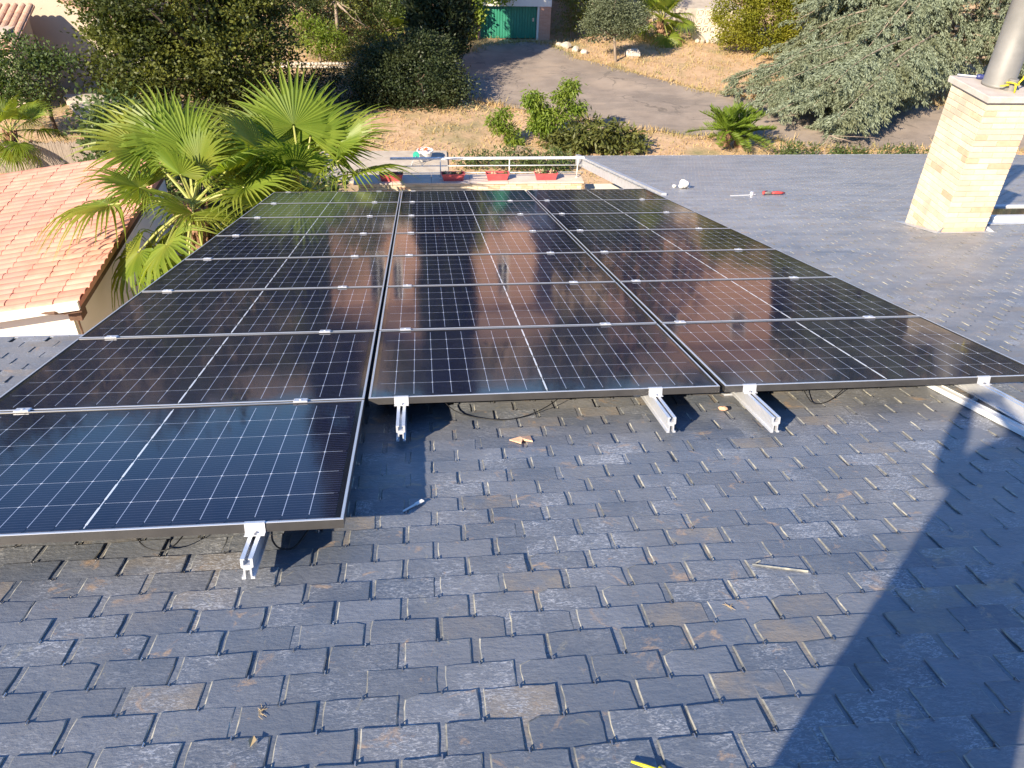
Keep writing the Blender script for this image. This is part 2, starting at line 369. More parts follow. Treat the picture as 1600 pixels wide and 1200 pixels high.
# ------------------------------------------------------------------ helpers: geometry
class MB:
    def __init__(self):
        self.v = []; self.f = []; self.mi = []
    def add(self, vs, fs, mi=0):
        o = len(self.v)
        self.v += [tuple(p) for p in vs]
        for f in fs:
            self.f.append(tuple(o + i for i in f)); self.mi.append(mi)
    def box(self, lo, hi, mi=0, rot=None, at=(0, 0, 0), taper=None):
        vs = [Vector((x, y, z)) for z in (lo[2], hi[2]) for x, y in ((lo[0], lo[1]), (hi[0], lo[1]), (hi[0], hi[1]), (lo[0], hi[1]))]
        if taper:
            cx, cy = (lo[0] + hi[0]) / 2, (lo[1] + hi[1]) / 2
            for k in range(4):
                vs[k].x = cx + (vs[k].x - cx) * taper; vs[k].y = cy + (vs[k].y - cy) * taper
        if rot is not None: vs = [rot @ p for p in vs]
        vs = [p + Vector(at) for p in vs]
        self.add(vs, [(3, 2, 1, 0), (4, 5, 6, 7), (0, 1, 5, 4), (1, 2, 6, 5), (2, 3, 7, 6), (3, 0, 4, 7)], mi)
    def bbox(self, lo, hi, b=0.004, mi=0):
        """box with a chamfered top edge"""
        x0, y0, z0 = lo; x1, y1, z1 = hi
        vs = [(x0, y0, z0), (x1, y0, z0), (x1, y1, z0), (x0, y1, z0),
              (x0, y0, z1 - b), (x1, y0, z1 - b), (x1, y1, z1 - b), (x0, y1, z1 - b),
              (x0 + b, y0 + b, z1), (x1 - b, y0 + b, z1), (x1 - b, y1 - b, z1), (x0 + b, y1 - b, z1)]
        fs = [(3, 2, 1, 0), (8, 9, 10, 11)]
        for k in range(4):
            j = (k + 1) % 4
            fs += [(k, j, 4 + j, 4 + k), (4 + k, 4 + j, 8 + j, 8 + k)]
        self.add(vs, fs, mi)
    def tube(self, pts, rad, n=8, mi=0, cap=True):
        pts = [Vector(p) for p in pts]
        if isinstance(rad, (int, float)): rad = [rad] * len(pts)
        o = len(self.v)
        up = None
        for i, p in enumerate(pts):
            a = pts[max(i - 1, 0)]; c = pts[min(i + 1, len(pts) - 1)]
            t = (c - a).normalized() if (c - a).length > 1e-9 else Vector((0, 0, 1))
            if up is None:
                up = Vector((0, 0, 1)) if abs(t.z) < 0.9 else Vector((1, 0, 0))
            x = t.cross(up)
            x = x.normalized() if x.length > 1e-6 else t.orthogonal().normalized()
            y = x.cross(t).normalized(); up = y
            for k in range(n):
                th = 2 * math.pi * k / n
                self.v.append(tuple(p + (x * math.cos(th) + y * math.sin(th)) * rad[i]))
        for i in range(len(pts) - 1):
            for k in range(n):
                k2 = (k + 1) % n
                self.f.append((o + i * n + k, o + i * n + k2, o + (i + 1) * n + k2, o + (i + 1) * n + k)); self.mi.append(mi)
        if cap:
            self.f.append(tuple(o + k for k in range(n - 1, -1, -1))); self.mi.append(mi)
            e = o + (len(pts) - 1) * n
            self.f.append(tuple(e + k for k in range(n))); self.mi.append(mi)
    def lathe(self, prof, n=20, at=(0, 0, 0), mi=0):
        o = len(self.v)
        for r, z in prof:
            for k in range(n):
                th = 2 * math.pi * k / n
                self.v.append((at[0] + r * math.cos(th), at[1] + r * math.sin(th), at[2] + z))
        for i in range(len(prof) - 1):
            for k in range(n):
                k2 = (k + 1) % n
                self.f.append((o + i * n + k, o + i * n + k2, o + (i + 1) * n + k2, o + (i + 1) * n + k)); self.mi.append(mi)
        self.f.append(tuple(o + k for k in range(n - 1, -1, -1))); self.mi.append(mi)
        e = o + (len(prof) - 1) * n
        self.f.append(tuple(e + k for k in range(n))); self.mi.append(mi)
    def prism(self, outline, axis, a, b, mi=0):
        """outline: list of 2-D points; extruded along axis 'x','y' or 'z' from a to b"""
        def P(p, t):
            return {'x': (t, p[0], p[1]), 'y': (p[0], t, p[1]), 'z': (p[0], p[1], t)}[axis]
        n = len(outline)
        vs = [P(p, a) for p in outline] + [P(p, b) for p in outline]
        fs = [tuple(range(n - 1, -1, -1)), tuple(range(n, 2 * n))]
        fs += [(i, (i + 1) % n, n + (i + 1) % n, n + i) for i in range(n)]
        self.add(vs, fs, mi)
    def rock(self, c, r, rng, mi=0):
        bmv, bmf = _ico()
        s = [r[k] * rng.uniform(0.85, 1.15) for k in range(3)]
        a = rng.uniform(0, 6.28)
        ca, sa = math.cos(a), math.sin(a)
        vs = []
        for p in bmv:
            q = [p[k] * s[k] * rng.uniform(0.82, 1.12) for k in range(3)]
            vs.append((c[0] + q[0] * ca - q[1] * sa, c[1] + q[0] * sa + q[1] * ca, c[2] + q[2]))
        self.add(vs, bmf, mi)
    def mesh(self, name, mats, smooth=False):
        me = bpy.data.meshes.new(name)
        me.from_pydata(self.v, [], self.f)
        for m in (mats if isinstance(mats, (list, tuple)) else [mats]): me.materials.append(m)
        if len(set(self.mi)) > 1 or (self.mi and self.mi[0]): me.polygons.foreach_set("material_index", self.mi)
        if smooth: me.polygons.foreach_set("use_smooth", [True] * len(me.polygons))
        me.update()
        return me
    def build(self, name, mats, parent=None, loc=(0, 0, 0), rot=(0, 0, 0), smooth=False):
        return link(name, self.mesh(name, mats, smooth), parent, loc, rot)

_ICO = None
def _ico():
    global _ICO
    if _ICO is None:
        import bmesh
        bm = bmesh.new(); bmesh.ops.create_icosphere(bm, subdivisions=2, radius=1.0)
        _ICO = ([tuple(v.co) for v in bm.verts], [tuple(v.index for v in f.verts) for f in bm.faces])
        bm.free()
    return _ICO

def link(name, data, parent=None, loc=(0, 0, 0), rot=(0, 0, 0)):
    o = bpy.data.objects.new(name, data)
    COL.objects.link(o)
    o.location = loc; o.rotation_euler = rot
    if parent is not None: o.parent = parent
    return o

def tag(o, label, cat, group=None, kind=None):
    o["label"] = label; o["category"] = cat
    if group: o["group"] = group
    if kind: o["kind"] = kind
    return o

def structure(o, label=None):
    o["kind"] = "structure"
    if label: o["label"] = label
    return o

def thing(name, label, cat, loc=(0, 0, 0), rot=(0, 0, 0), group=None):
    return tag(link(name, None, None, loc, rot), label, cat, group)

def npmesh(name, V, F, mats, mi=None, smooth=False):
    me = bpy.data.meshes.new(name)
    V = np.asarray(V, np.float32); F = np.asarray(F, np.int32)
    k = F.shape[1]
    me.vertices.add(len(V)); me.vertices.foreach_set("co", V.ravel())
    me.loops.add(F.size); me.loops.foreach_set("vertex_index", F.ravel())
    me.polygons.add(len(F))
    me.polygons.foreach_set("loop_start", np.arange(len(F), dtype=np.int32) * k)
    me.polygons.foreach_set("loop_total", np.full(len(F), k, np.int32))
    for m in (mats if isinstance(mats, (list, tuple)) else [mats]): me.materials.append(m)
    if mi is not None: me.polygons.foreach_set("material_index", np.asarray(mi, np.int32))
    if smooth: me.polygons.foreach_set("use_smooth", np.ones(len(F), bool))
    me.update(calc_edges=True)
    return me

ROOF_ROT = (-PITCH, 0, 0)
CP, SP = math.cos(PITCH), math.sin(PITCH)
def roof(u, v, n=0.0):
    """roof coordinates (across, down the slope, out of it) -> world"""
    return Vector((u, v * CP + n * SP, -v * SP + n * CP))
def on_screen(p, margin=0.0):
    d = Vector(p) - CAM_C
    c = [sum(CAM_R[k][i] * d[i] for i in range(3)) for k in range(3)]
    if c[2] <= 0.05: return None
    x, y = c[0] / c[2] * 1276.2 + 800, c[1] / c[2] * 1276.2 + 600
    return (x, y, c[2]) if -margin < x < 1600 + margin and -margin < y < 1200 + margin else None

rng = random.Random(7)
nrg = np.random.default_rng(11)

# ------------------------------------------------------------------ ground, driveway
def gz(x, y):
    z = G
    if y > 44: z += 0.17 * (y - 44) * min(1.0, (y - 44) / 12)
    if x < -16: z += 0.10 * (-16 - x)
    if x > 30: z += 0.08 * (x - 30)
    return z
xs = np.concatenate([np.linspace(-400, -40, 13), np.linspace(-32, 48, 81), np.linspace(60, 400, 12)])
ys = np.concatenate([np.linspace(-300, -10, 8), np.linspace(0, 60, 61), np.linspace(66, 160, 20), np.linspace(190, 600, 8)])
gv = [(x, y, min(gz(x, y), 14.0) + 0.05 * math.sin(x * 1.3 + y * 0.7) * math.sin(y * 0.9 - x * 0.4)) for y in ys for x in xs]
nx = len(xs)
gf = [(j * nx + i, j * nx + i + 1, (j + 1) * nx + i + 1, (j + 1) * nx + i) for j in range(len(ys) - 1) for i in range(nx - 1)]
structure(link("ground", npmesh("ground", gv, gf, M['ground'], smooth=True)), "dry straw coloured garden ground behind the house")

top_edge = [(3.2, 38.2), (4.28, 38.9), (5.33, 40.8), (7.6, 41.3), (8.6, 40.6), (9.71, 38.33), (11.1, 36.7), (12.75, 34.77), (14.26, 32.88), (16.22, 31.9), (18.74, 31.3), (22.16, 31.15), (26.83, 31.17), (34, 31.5)]
low_edge = [(3.0, 32.4), (3.91, 31.92), (5.71, 30.84), (7.57, 29.43), (9.2, 28.68), (10.54, 27.94), (12.66, 27.51), (14.46, 27.4), (16.13, 26.4), (17.68, 25.9), (20.74, 25.86), (23.52, 25.82), (34, 25.6)]
def resample(pl, n, amp):
    pl = np.array(pl, float)
    d = np.r_[0, np.cumsum(np.hypot(*np.diff(pl, axis=0).T))]
    t = np.linspace(0, d[-1], n)
    q = np.c_[np.interp(t, d, pl[:, 0]), np.interp(t, d, pl[:, 1])]
    j = nrg.normal(0, amp, q.shape)
    j[1:-1] = (j[:-2] + j[1:-1] + j[2:]) / 1.7
    return q + j
ta, la = resample(top_edge, 90, 0.09), resample(low_edge, 90, 0.09)
ROWS = 12
dv = []
for i in range(90):
    for r in range(ROWS + 1):
        p = ta[i] + (la[i] - ta[i]) * r / ROWS
        zz = G + 0.05 * math.sin(p[0] * 1.3 + p[1] * 0.7) * math.sin(p[1] * 0.9 - p[0] * 0.4) + 0.022
        dv.append((p[0], p[1], zz))
df = [(i * (ROWS + 1) + r, i * (ROWS + 1) + r + 1, (i + 1) * (ROWS + 1) + r + 1, (i + 1) * (ROWS + 1) + r) for i in range(89) for r in range(ROWS)]
structure(link("driveway", npmesh("driveway", dv, df, M['asphalt'], smooth=True)), "worn grey asphalt driveway curving to the green garage")
b = MB(); b.box((-1.4, 23.2, G - 0.2), (2.9, 25.9, G + 0.06))
structure(b.build("patio", M['patio']), "pale paved patio beyond the terrace")
b = MB(); b.box((15.2, 46.0, G - 0.2), (20.4, 56.0, G + 0.75))
structure(b.build("pavement", M['patio']), "pale pavement beyond the concrete block wall")

# dry grass tufts over the ground in view
def poly_mask(x, y):
    xi = np.interp(y, la[:, 1][::-1], la[:, 0][::-1])
    return xi
n_try = 60000
gx = nrg.uniform(-14, 30, n_try); gy = nrg.uniform(22.5, 44, n_try)
yt = np.interp(gx, ta[:, 0][np.argsort(ta[:, 0])], ta[:, 1][np.argsort(ta[:, 0])])
yl = np.interp(gx, la[:, 0][np.argsort(la[:, 0])], la[:, 1][np.argsort(la[:, 0])])
on_drive = (gx > 3.1) & (gy < yt + 0.05) & (gy > yl - 0.05)
patch = np.sin(gx * 1.7 + 1.3 * np.sin(gy * 1.1)) * np.sin(gy * 1.9 + np.sin(gx * 0.8)) + nrg.normal(0, 0.55, n_try)
keep = (~on_drive) & (patch > -0.35) & ~((gx > -1.5) & (gx < 3.0) & (gy < 26))
gx, gy = gx[keep], gy[keep]
edge = np.concatenate([ta, la]); ei = nrg.integers(0, len(edge), 9000)
ex = edge[ei] + nrg.normal(0, 0.17, (9000, 2)) + nrg.uniform(-0.2, 0.2, (9000, 2))
gx = np.r_[gx, ex[:, 0]]; gy = np.r_[gy, ex[:, 1]]
ng = len(gx)
h = nrg.gamma(4.0, 0.028, ng).clip(0.04, 0.34)
a = nrg.uniform(0, 2 * np.pi, ng)
w = 0.012 + 0.05 * h
lean = nrg.normal(0, 0.5, (ng, 2)) * h[:, None]
zb = G + 0.05 * np.sin(gx * 1.3 + gy * 0.7) * np.sin(gy * 0.9 - gx * 0.4) - 0.01
V = np.empty((ng * 3, 3))
V[0::3] = np.c_[gx - np.cos(a) * w, gy - np.sin(a) * w, zb]
V[1::3] = np.c_[gx + np.cos(a) * w, gy + np.sin(a) * w, zb]
V[2::3] = np.c_[gx + lean[:, 0], gy + lean[:, 1], zb + h]
gr = link("dry_grass", npmesh("dry_grass", V, np.arange(ng * 3).reshape(-1, 3), M['grass']))
tag(gr, "short dry straw grass covering the garden ground", "grass", kind="stuff")

# ------------------------------------------------------------------ the slate roof we stand on
EXPO, PITCHU, SLW, SLL, TH = 0.112, 0.212, 0.1945, 0.235, 0.0047
NROOF = -0.15
TILT = TH / EXPO
house = thing("slate_roof_house", "low house under the dark blue slate roof carrying the solar panels", "house", (0, 0, G))
dk = MB()
def slabroof(u0, v0, u1, v1, t=0.14):
    dk.box((u0, v0, NROOF - 0.022 - t), (u1, v1, NROOF - 0.022))
slabroof(-4.6, -3.6, 5.6, 2.92)
slabroof(-0.10, 2.92, 5.6, 9.55)
slabroof(5.6, -3.6, 16.4, 16.72)
deck = dk.build("slate_roof", M['deck'], house, (0, 0, -G), ROOF_ROT)

def in_roof(u, v):
    if v < -3.5 or u < -4.5 or u > 16.3: return False
    if v <= 2.98 and u <= 5.6: return True
    if -0.05 <= u <= 5.6 and v <= 9.55: return True
    return u > 5.62 and v <= 16.76
def under_panels(u, v):
    if 0.12 < u < 1.60 and 0.10 < v < 9.0: return True
    return 1.9 < u < 5.05 and 1.35 < v < 9.0

def slate_variant(r):
    """one slate: worn outline, chamfered chipped edge; tail at y=0, head at y=-SLL"""
    w = SLW / 2 * r.uniform(0.97, 1.015)
    out = []
    clip_l = r.choice([0, 0, 0, 0, 0, 0, 0.004, 0.016]); clip_r = r.choice([0, 0, 0, 0, 0, 0, 0.004, 0.012])
    nt_ = 7
    for k in range(nt_):                                       # tail edge, left to right
        x = -w + 2 * w * k / (nt_ - 1)
        y = r.gauss(0, 0.0014)
        if k == 0: y -= clip_l
        if k == nt_ - 1: y -= clip_r
        out.append((x + (r.gauss(0, 0.003) if 0 < k < nt_ - 1 else 0), y))
    for k in range(1, 4): out.append((w + r.gauss(0, 0.0009), -EXPO * 1.15 * k / 3))
    out += [(w, -SLL), (-w, -SLL)]
    for k in range(3, 0, -1): out.append((-w + r.gauss(0, 0.0009), -EXPO * 1.15 * k / 3))
    n = len(out)
    mb = MB()
    top = []; mid = []; bot = []
    for (x, y) in out:
        ins = r.uniform(0.0014, 0.0046)
        sx = -1 if x > 0 else 1
        xi = x + sx * ins if abs(abs(x) - w) < 0.006 else x
        yi = y - ins if y > -0.03 else y
        top.append((xi, yi, 0.0)); mid.append((x, y, -r.uniform(0.0010, 0.0022))); bot.append((x, y, -TH))
    vs = top + mid + bot
    fs = [tuple(range(n - 1, -1, -1))]
    mb.add(vs, [], 0)
    mb.f.append(fs[0]); mb.mi.append(0)
    for i in range(n):
        j = (i + 1) % n
        mb.f.append((i, j, n + j, n + i)); mb.mi.append(1)
        mb.f.append((n + i, n + j, 2 * n + j, 2 * n + i)); mb.mi.append(1)
    return mb
srng = random.Random(23)
variants = [slate_variant(srng) for _ in range(16)]
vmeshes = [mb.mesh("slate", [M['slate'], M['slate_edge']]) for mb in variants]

slates = []
k0 = int(-3.4 / EXPO) - 1
for k in range(k0, int(16.9 / EXPO) + 6):
    vt = -0.49 + EXPO * k
    off = 1.82 if k % 2 == 0 else 1.714
    i0 = int((-4.6 - off) / PITCHU) - 1
    for i in range(i0, i0 + 102):
        u = off + PITCHU * i
        if not in_roof(u, vt): continue
        r = srng
        u += r.gauss(0, 0.0022); v = vt + r.gauss(0, 0.0022)
        slates.append((u, v, r.gauss(0, 0.0065), r.randrange(16), NROOF + abs(r.gauss(0, 0.0011)), TILT + r.gauss(0, 0.008), r.gauss(0, 0.009)))
scored = []
for idx, s in enumerate(slates):
    if under_panels(s[0], s[1] - 0.05): continue
    q = on_screen(roof(s[0], s[1] - EXPO / 2, NROOF), 30)
    if q: scored.append((q[2], idx))
scored.sort()
single = set(i for _, i in scored[:300])
simpleV, simpleF, simpleMI, off = [], [], [], 0
detV, detF, detMI, doff = [], [], [], 0
farmesh = MB()
hooks = MB()
for idx, (u, v, rz, var, n, tl, ry) in enumerate(slates):
    mw = Matrix.Translation((u, v, n)) @ Euler((tl, ry, rz)).to_matrix().to_4x4()
    if idx in single:
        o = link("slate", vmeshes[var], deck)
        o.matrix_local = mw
    else:
        near = v < 4.2 and u < 8
        if near:
            mb = variants[var]
            farmesh.add([mw @ Vector(p) for p in mb.v], [], 0)
            o_ = len(farmesh.v) - len(mb.v)
            for f, mi in zip(mb.f, mb.mi):
                farmesh.f.append(tuple(o_ + q for q in f)); farmesh.mi.append(mi)
        else:
            if under_panels(u, v): continue
            w = SLW / 2
            vs = [(-w, -SLL, 0), (w, -SLL, 0), (w, 0, 0), (-w, 0, 0), (-w, -SLL, -TH), (w, -SLL, -TH), (w, 0, -TH), (-w, 0, -TH)]
            o_ = len(farmesh.v)
            farmesh.v += [tuple(mw @ Vector(p)) for p in vs]
            for f, mi in (((0, 1, 2, 3), 0), ((1, 0, 4, 5), 1), ((2, 1, 5, 6), 1), ((3, 2, 6, 7), 1), ((0, 3, 7, 4), 1)):
                farmesh.f.append(tuple(o_ + q for q in f)); farmesh.mi.append(mi)
    if v < 3.2 and u < 7 and on_screen(roof(u, v, n), 60):
        z = n + 0.0005
        hooks.tube([(u, v + 0.006, z - 0.009), (u, v + 0.0075, z - 0.002), (u + 0.0006, v + 0.003, z + 0.0028), (u + 0.001, v - 0.012, z + 0.0022)], 0.0019, 5)
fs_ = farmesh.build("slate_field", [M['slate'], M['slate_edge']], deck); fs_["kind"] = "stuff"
fs_["label"] = "thousands of small overlapping slates further down the roof"
hk = hooks.build("slate_hooks", M['steel'], deck); hk["kind"] = "stuff"
hk["label"] = "small steel hooks holding the slate tails"

# verge and eave trims, walls and terrace of the same house
b = MB()
b.box((5.575, 9.62, -0.33), (5.655, 16.78, -0.118)); b.build("verge_trim", M['flash'], house, (0, 0, -G), ROOF_ROT)
b = MB()
for k in range(5): b.box((5.64, 16.79, -0.22), (16.4, 16.83, -0.152)) if k == 0 else None
b.build("eave_trim", M['alu_matt'], house, (0, 0, -G), ROOF_ROT)
b = MB(); b.box((-4.6, 2.93, -0.22), (-0.12, 2.965, -0.17)); b.build("eave_trim", M['flash'], house, (0, 0, -G), ROOF_ROT)
b = MB(); b.box((-4.4, -2.9, 0.0), (5.5, 2.55, 6.85)); b.box((-0.05, 2.55, 0), (5.5, 8.9, 5.15)); b.box((5.75, -2.9, 0), (16.2, 15.6, 3.05)); b.build("wall", M['render_white'], house)
b = MB(); b.box((0.5, 8.9, 0), (5.5, 14.94, 2.35)); b.build("terrace_floor", M['coping'], house)

# ------------------------------------------------------------------ solar panels
PW, PH, GAPC, GAPR, FT = 1.722, 1.134, 0.022, 0.0165, 0.035
COLS = {'left': (0.0, 0, 8), 'middle': (PW + 0.0185, 1, 8), 'right': (2 * PW + 0.0185 + 0.0265, 1, 8)}
# frame: four sides with a lip, sky glint painted in as a pale upper edge
def frame_mesh():
    mb = MB()
    def ring(i, z): return [(i, i, z), (PW - i, i, z), (PW - i, PH - i, z), (i, PH - i, z)]
    lv = [ring(0.028, -FT), ring(0, -FT), ring(0, -0.0016), ring(0.0016, 0), ring(0.0108, 0), ring(0.0118, -0.0036), ring(0.0118, -0.006)]
    for r in lv: mb.v += r
    for l in range(len(lv) - 1):
        for k in range(4):
            j = (k + 1) % 4
            mb.f.append((l * 4 + k, l * 4 + j, l * 4 + 4 + j, l * 4 + 4 + k)); mb.mi.append(1 if l in (2, 3) else 0)
    return mb.mesh("frame", [M['frame'], M['rim']])
FRAME = frame_mesh()
b = MB(); b.box((0.0119, 0.0119, -0.0075), (PW - 0.0119, PH - 0.0119, -0.0042)); LAM = b.mesh("laminate", M['backsheet'])
CW, CH, PU, PV = 0.0893, 0.1803, 0.0916, 0.182
def cell_outline(cx, cy):
    w, h, c = CW / 2, CH / 2, 0.006
    return [(cx - w + c, cy - h), (cx + w - c, cy - h), (cx + w, cy - h + c), (cx + w, cy + h - c), (cx + w - c, cy + h), (cx - w + c, cy + h), (cx - w, cy + h - c), (cx - w, cy - h + c)]
def cells_xy():
    xy = []
    u0 = (PW - 18 * PU - 0.012) / 2; v0 = (PH - 6 * PV) / 2
    for c in range(18):
        for r in range(6):
            xy.append((u0 + PU * (c + 0.5) + (0.012 if c >= 9 else 0), v0 + PV * (r + 0.5)))
    return xy
XY = cells_xy()
b = MB(); b.prism(cell_outline(0, 0), 'z', -0.0041, -0.0034); CELL = b.mesh("cell", M['cell'])
b = MB()
for x, y in XY: b.prism(cell_outline(x, y), 'z', -0.0041, -0.0034)
CELLS = b.mesh("cell_grid", M['cell'])
b = MB()
U0, V0 = (PW - 18 * PU - 0.012) / 2, (PH - 6 * PV) / 2
ZR0, ZR1 = -0.0041, -0.0031
for c in range(1, 18):
    if c == 9: continue
    x = U0 + PU * c + (0.012 if c > 9 else 0)
    b.box((x - 0.0013, V0 + 0.03, ZR0), (x + 0.0013, PH - V0 - 0.03, ZR1))
for k in range(1, 6):
    y = V0 + PV * k
    for xa, xb in ((U0 + 0.02, PW / 2 - 0.008), (PW / 2 + 0.008, PW - U0 - 0.02)):
        b.box((xa, y - 0.0007, ZR0), (xb, y + 0.0007, ZR1 - 0.0001))
    for c in range(1, 18):
        if c == 9: continue
        x = U0 + PU * c + (0.012 if c > 9 else 0)
        b.prism([(x - 0.0042, y), (x, y - 0.0042), (x + 0.0042, y), (x, y + 0.0042)], 'z', ZR0, ZR1 + 0.0001, 1)
for k in range(6):
    y = V0 + PV * (k + 0.5)
    b.box((PW / 2 - 0.0040, y - 0.060, ZR0), (PW / 2 + 0.0040, y + 0.060, ZR1), 1)
b.box((PW / 2 - 0.0018, 0.03, ZR0), (PW / 2 + 0.0018, PH - 0.03, ZR1 - 0.0002), 1)
M['ribbon'] = mat("busbar_ribbon", (0.34, 0.39, 0.50), rough=0.07)
M['ribbon2'] = mat("centre_ribbon", (0.70, 0.74, 0.80), rough=0.09)
RIBBON = b.mesh("ribbon_grid", [M['ribbon'], M['ribbon2']])
ORD = ['first', 'second', 'third', 'fourth', 'fifth', 'sixth', 'seventh', 'eighth']
for cname, (u0, r0, r1) in COLS.items():
    for r in range(r0, r1):
        k = r - r0
        if k == 0: where = "nearest the camera at the bare slates"
        elif r == 7: where = "farthest row, at the terrace end"
        else: where = "%s row counted from the bare slates" % ORD[k]
        lab = "black framed solar panel in the %s column, %s" % (cname, where)
        p = thing("solar_panel", lab, "solar panel", roof(u0, r * (PH + GAPR)), ROOF_ROT, "solar panels on the slate roof")
        link("frame", FRAME, p); link("laminate", LAM, p); link("ribbon_grid", RIBBON, p)["kind"] = "stuff"
        if r < 4:
            for x, y in XY: link("cell", CELL, p, (x, y, 0))
        else:
            cg = link("cell_grid", CELLS, p); cg["kind"] = "stuff"

# ------------------------------------------------------------------ rails, clamps
RT = -FT - 0.001
prof = [(-0.020, 0), (-0.006, 0), (-0.006, -0.005), (-0.011, -0.005), (-0.011, -0.024), (0.011, -0.024), (0.011, -0.005), (0.006, -0.005), (0.006, 0), (0.020, 0),
        (0.020, -0.032), (0.013, -0.036), (0.013, -0.066), (0.021, -0.068), (0.021, -0.076), (0.008, -0.076), (0.007, -0.042), (-0.007, -0.042), (-0.008, -0.076), (-0.021, -0.076), (-0.021, -0.068), (-0.013, -0.066), (-0.013, -0.036), (-0.020, -0.032)]
def end_clamp_mesh(sign):
    mb = MB()
    s = sign                                            # -1: near end of the row (faces up the slope), +1: far end
    mb.box((-0.034, min(0, s * 0.010), 0.0005), (0.034, max(0, s * 0.010), 0.0035)) if False else None
    y = lambda a, c: (min(s * a, s * c), max(s * a, s * c))
    a, c = y(-0.009, 0.0045); mb.box((-0.034, a, 0.0006), (0.034, c, 0.0036))          # lip over the frame
    a, c = y(0.0012, 0.0045); mb.box((-0.034, a, -0.034), (0.034, c, 0.0006))          # upright plate
    a, c = y(0.0045, 0.024); mb.box((-0.034, a, -0.0365), (0.034, c, -0.0325))         # foot on the rail
    return mb
def bolt_mesh(sign):
    mb = MB(); mb.lathe([(0.0065, -0.0325), (0.0065, -0.027), (0.004, -0.0265)], 8, (0, sign * 0.015, 0)); return mb.mesh("bolt", M['steel'])
EC = {s: end_clamp_mesh(s).mesh("end_clamp", M['alu']) for s in (-1, 1)}
BT = {s: bolt_mesh(s) for s in (-1, 1)}
b = MB(); b.bbox((-0.033, -0.0205, 0.0007), (0.033, 0.0205, 0.0075), 0.0035); b.lathe([(0.006, 0.0075), (0.006, 0.010), (0.0035, 0.0102)], 8)
MIDC = b.mesh("mid_clamp", M['alu'])
def ft_mesh():
    mb = MB(); mb.box((-0.03, -0.04, NROOF - 0.004), (0.03, 0.04, NROOF + 0.010)); mb.box((0.0215, -0.02, NROOF + 0.01), (0.0265, 0.02, RT - 0.05)); return mb.mesh("roof_foot", M['alu'])
FOOT = ft_mesh()
RAILS = [('left', 0.19, 0, -0.16), ('left', 1.425, 0, -0.165), ('middle', 1.895, 1, 0.885), ('middle', 3.135, 1, 0.86), ('right', 3.615, 1, 0.815), ('right', 4.86, 1, 0.62)]
for i, (cn, u, r0, v0) in enumerate(RAILS):
    side = "left" if i % 2 == 0 else "right"
    t = thing("mounting_rail", "aluminium mounting rail under the %s half of the %s panel column, its end sticking out" % (side, cn), "rail", roof(u, 0), ROOF_ROT, "mounting rails under the panels")
    b = MB(); b.prism([(x, z + RT) for x, z in prof], 'y', v0, 9.3); b.build("rail_profile", M['alu'], t)
    for r in range(r0 + 1, 8):
        link("mid_clamp", MIDC, t, (rng.gauss(0, 0.004), r * (PH + GAPR) - GAPR / 2, 0), (0, 0, rng.gauss(0, 0.02)))
    for s, v in ((-1, r0 * (PH + GAPR)), (1, 7 * (PH + GAPR) + PH)):
        c = link("end_clamp", EC[s], t, (0, v, 0)); link("bolt", BT[s], c)
    v = v0 + 0.62
    while v < 9.2:
        link("roof_foot", FOOT, t, (0, v, 0)); v += 1.15

b = MB(); b.box((-0.027, -1.1, 0), (0.027, 0.95, 0.020)); b.box((-0.024, -1.1, 0.020), (-0.019, 0.95, 0.026)); b.box((0.019, -1.1, 0.020), (0.024, 0.95, 0.026))
o = b.build("aluminium_bar", M['alu_matt'], None, roof(4.80, 1.03, NROOF + 0.004), (-PITCH, 0, R_(5)))
tag(o, "loose pale aluminium bar lying on the slates beside the rightmost rail", "bar")

def cable(pts, label, r=0.0026):
    mb = MB()
    P = [roof(*p) for p in pts]
    Q = []
    for i in range(len(P) - 1):
        a, b_, c, d = P[max(i - 1, 0)], P[i], P[i + 1], P[min(i + 2, len(P) - 1)]
        for s in range(5):
            t = s / 5
            Q.append(0.5 * ((2 * b_) + (-a + c) * t + (2 * a - 5 * b_ + 4 * c - d) * t * t + (-a + 3 * b_ - 3 * c + d) * t ** 3))
    Q.append(P[-1])
    o0 = Vector(Q[0])
    mb.tube([q - o0 for q in Q], r, 6)
    tag(mb.build("cable", M['cable'], None, o0, smooth=True), label, "cable", "black cables under the panels")
cable([(0.93, 0.25, -0.05), (0.99, 0.12, -0.105), (1.06, 0.075, -0.13), (1.13, 0.09, -0.115), (1.19, 0.24, -0.05)], "black cable loop sagging under the near left panel, left of its clamp")
cable([(1.475, 0.02, -0.038), (1.478, 0.005, -0.075), (1.50, 0.02, -0.115), (1.55, 0.06, -0.125), (1.62, 0.25, -0.08)], "black cable bundle hanging beside the end clamp of the near left panel", 0.0034)
cable([(2.05, 1.45, -0.06), (2.15, 1.29, -0.135), (2.34, 1.17, -0.143), (2.52, 1.21, -0.14), (2.69, 1.33, -0.10), (2.78, 1.5, -0.05)], "long thin black cable drooping below the near middle panel")
cable([(3.99, 1.45, -0.05), (3.985, 1.27, -0.12), (4.01, 1.22, -0.142), (4.12, 1.27, -0.142), (4.25, 1.36, -0.08), (4.3, 1.5, -0.05)], "thin black cable loop below the near right panel")

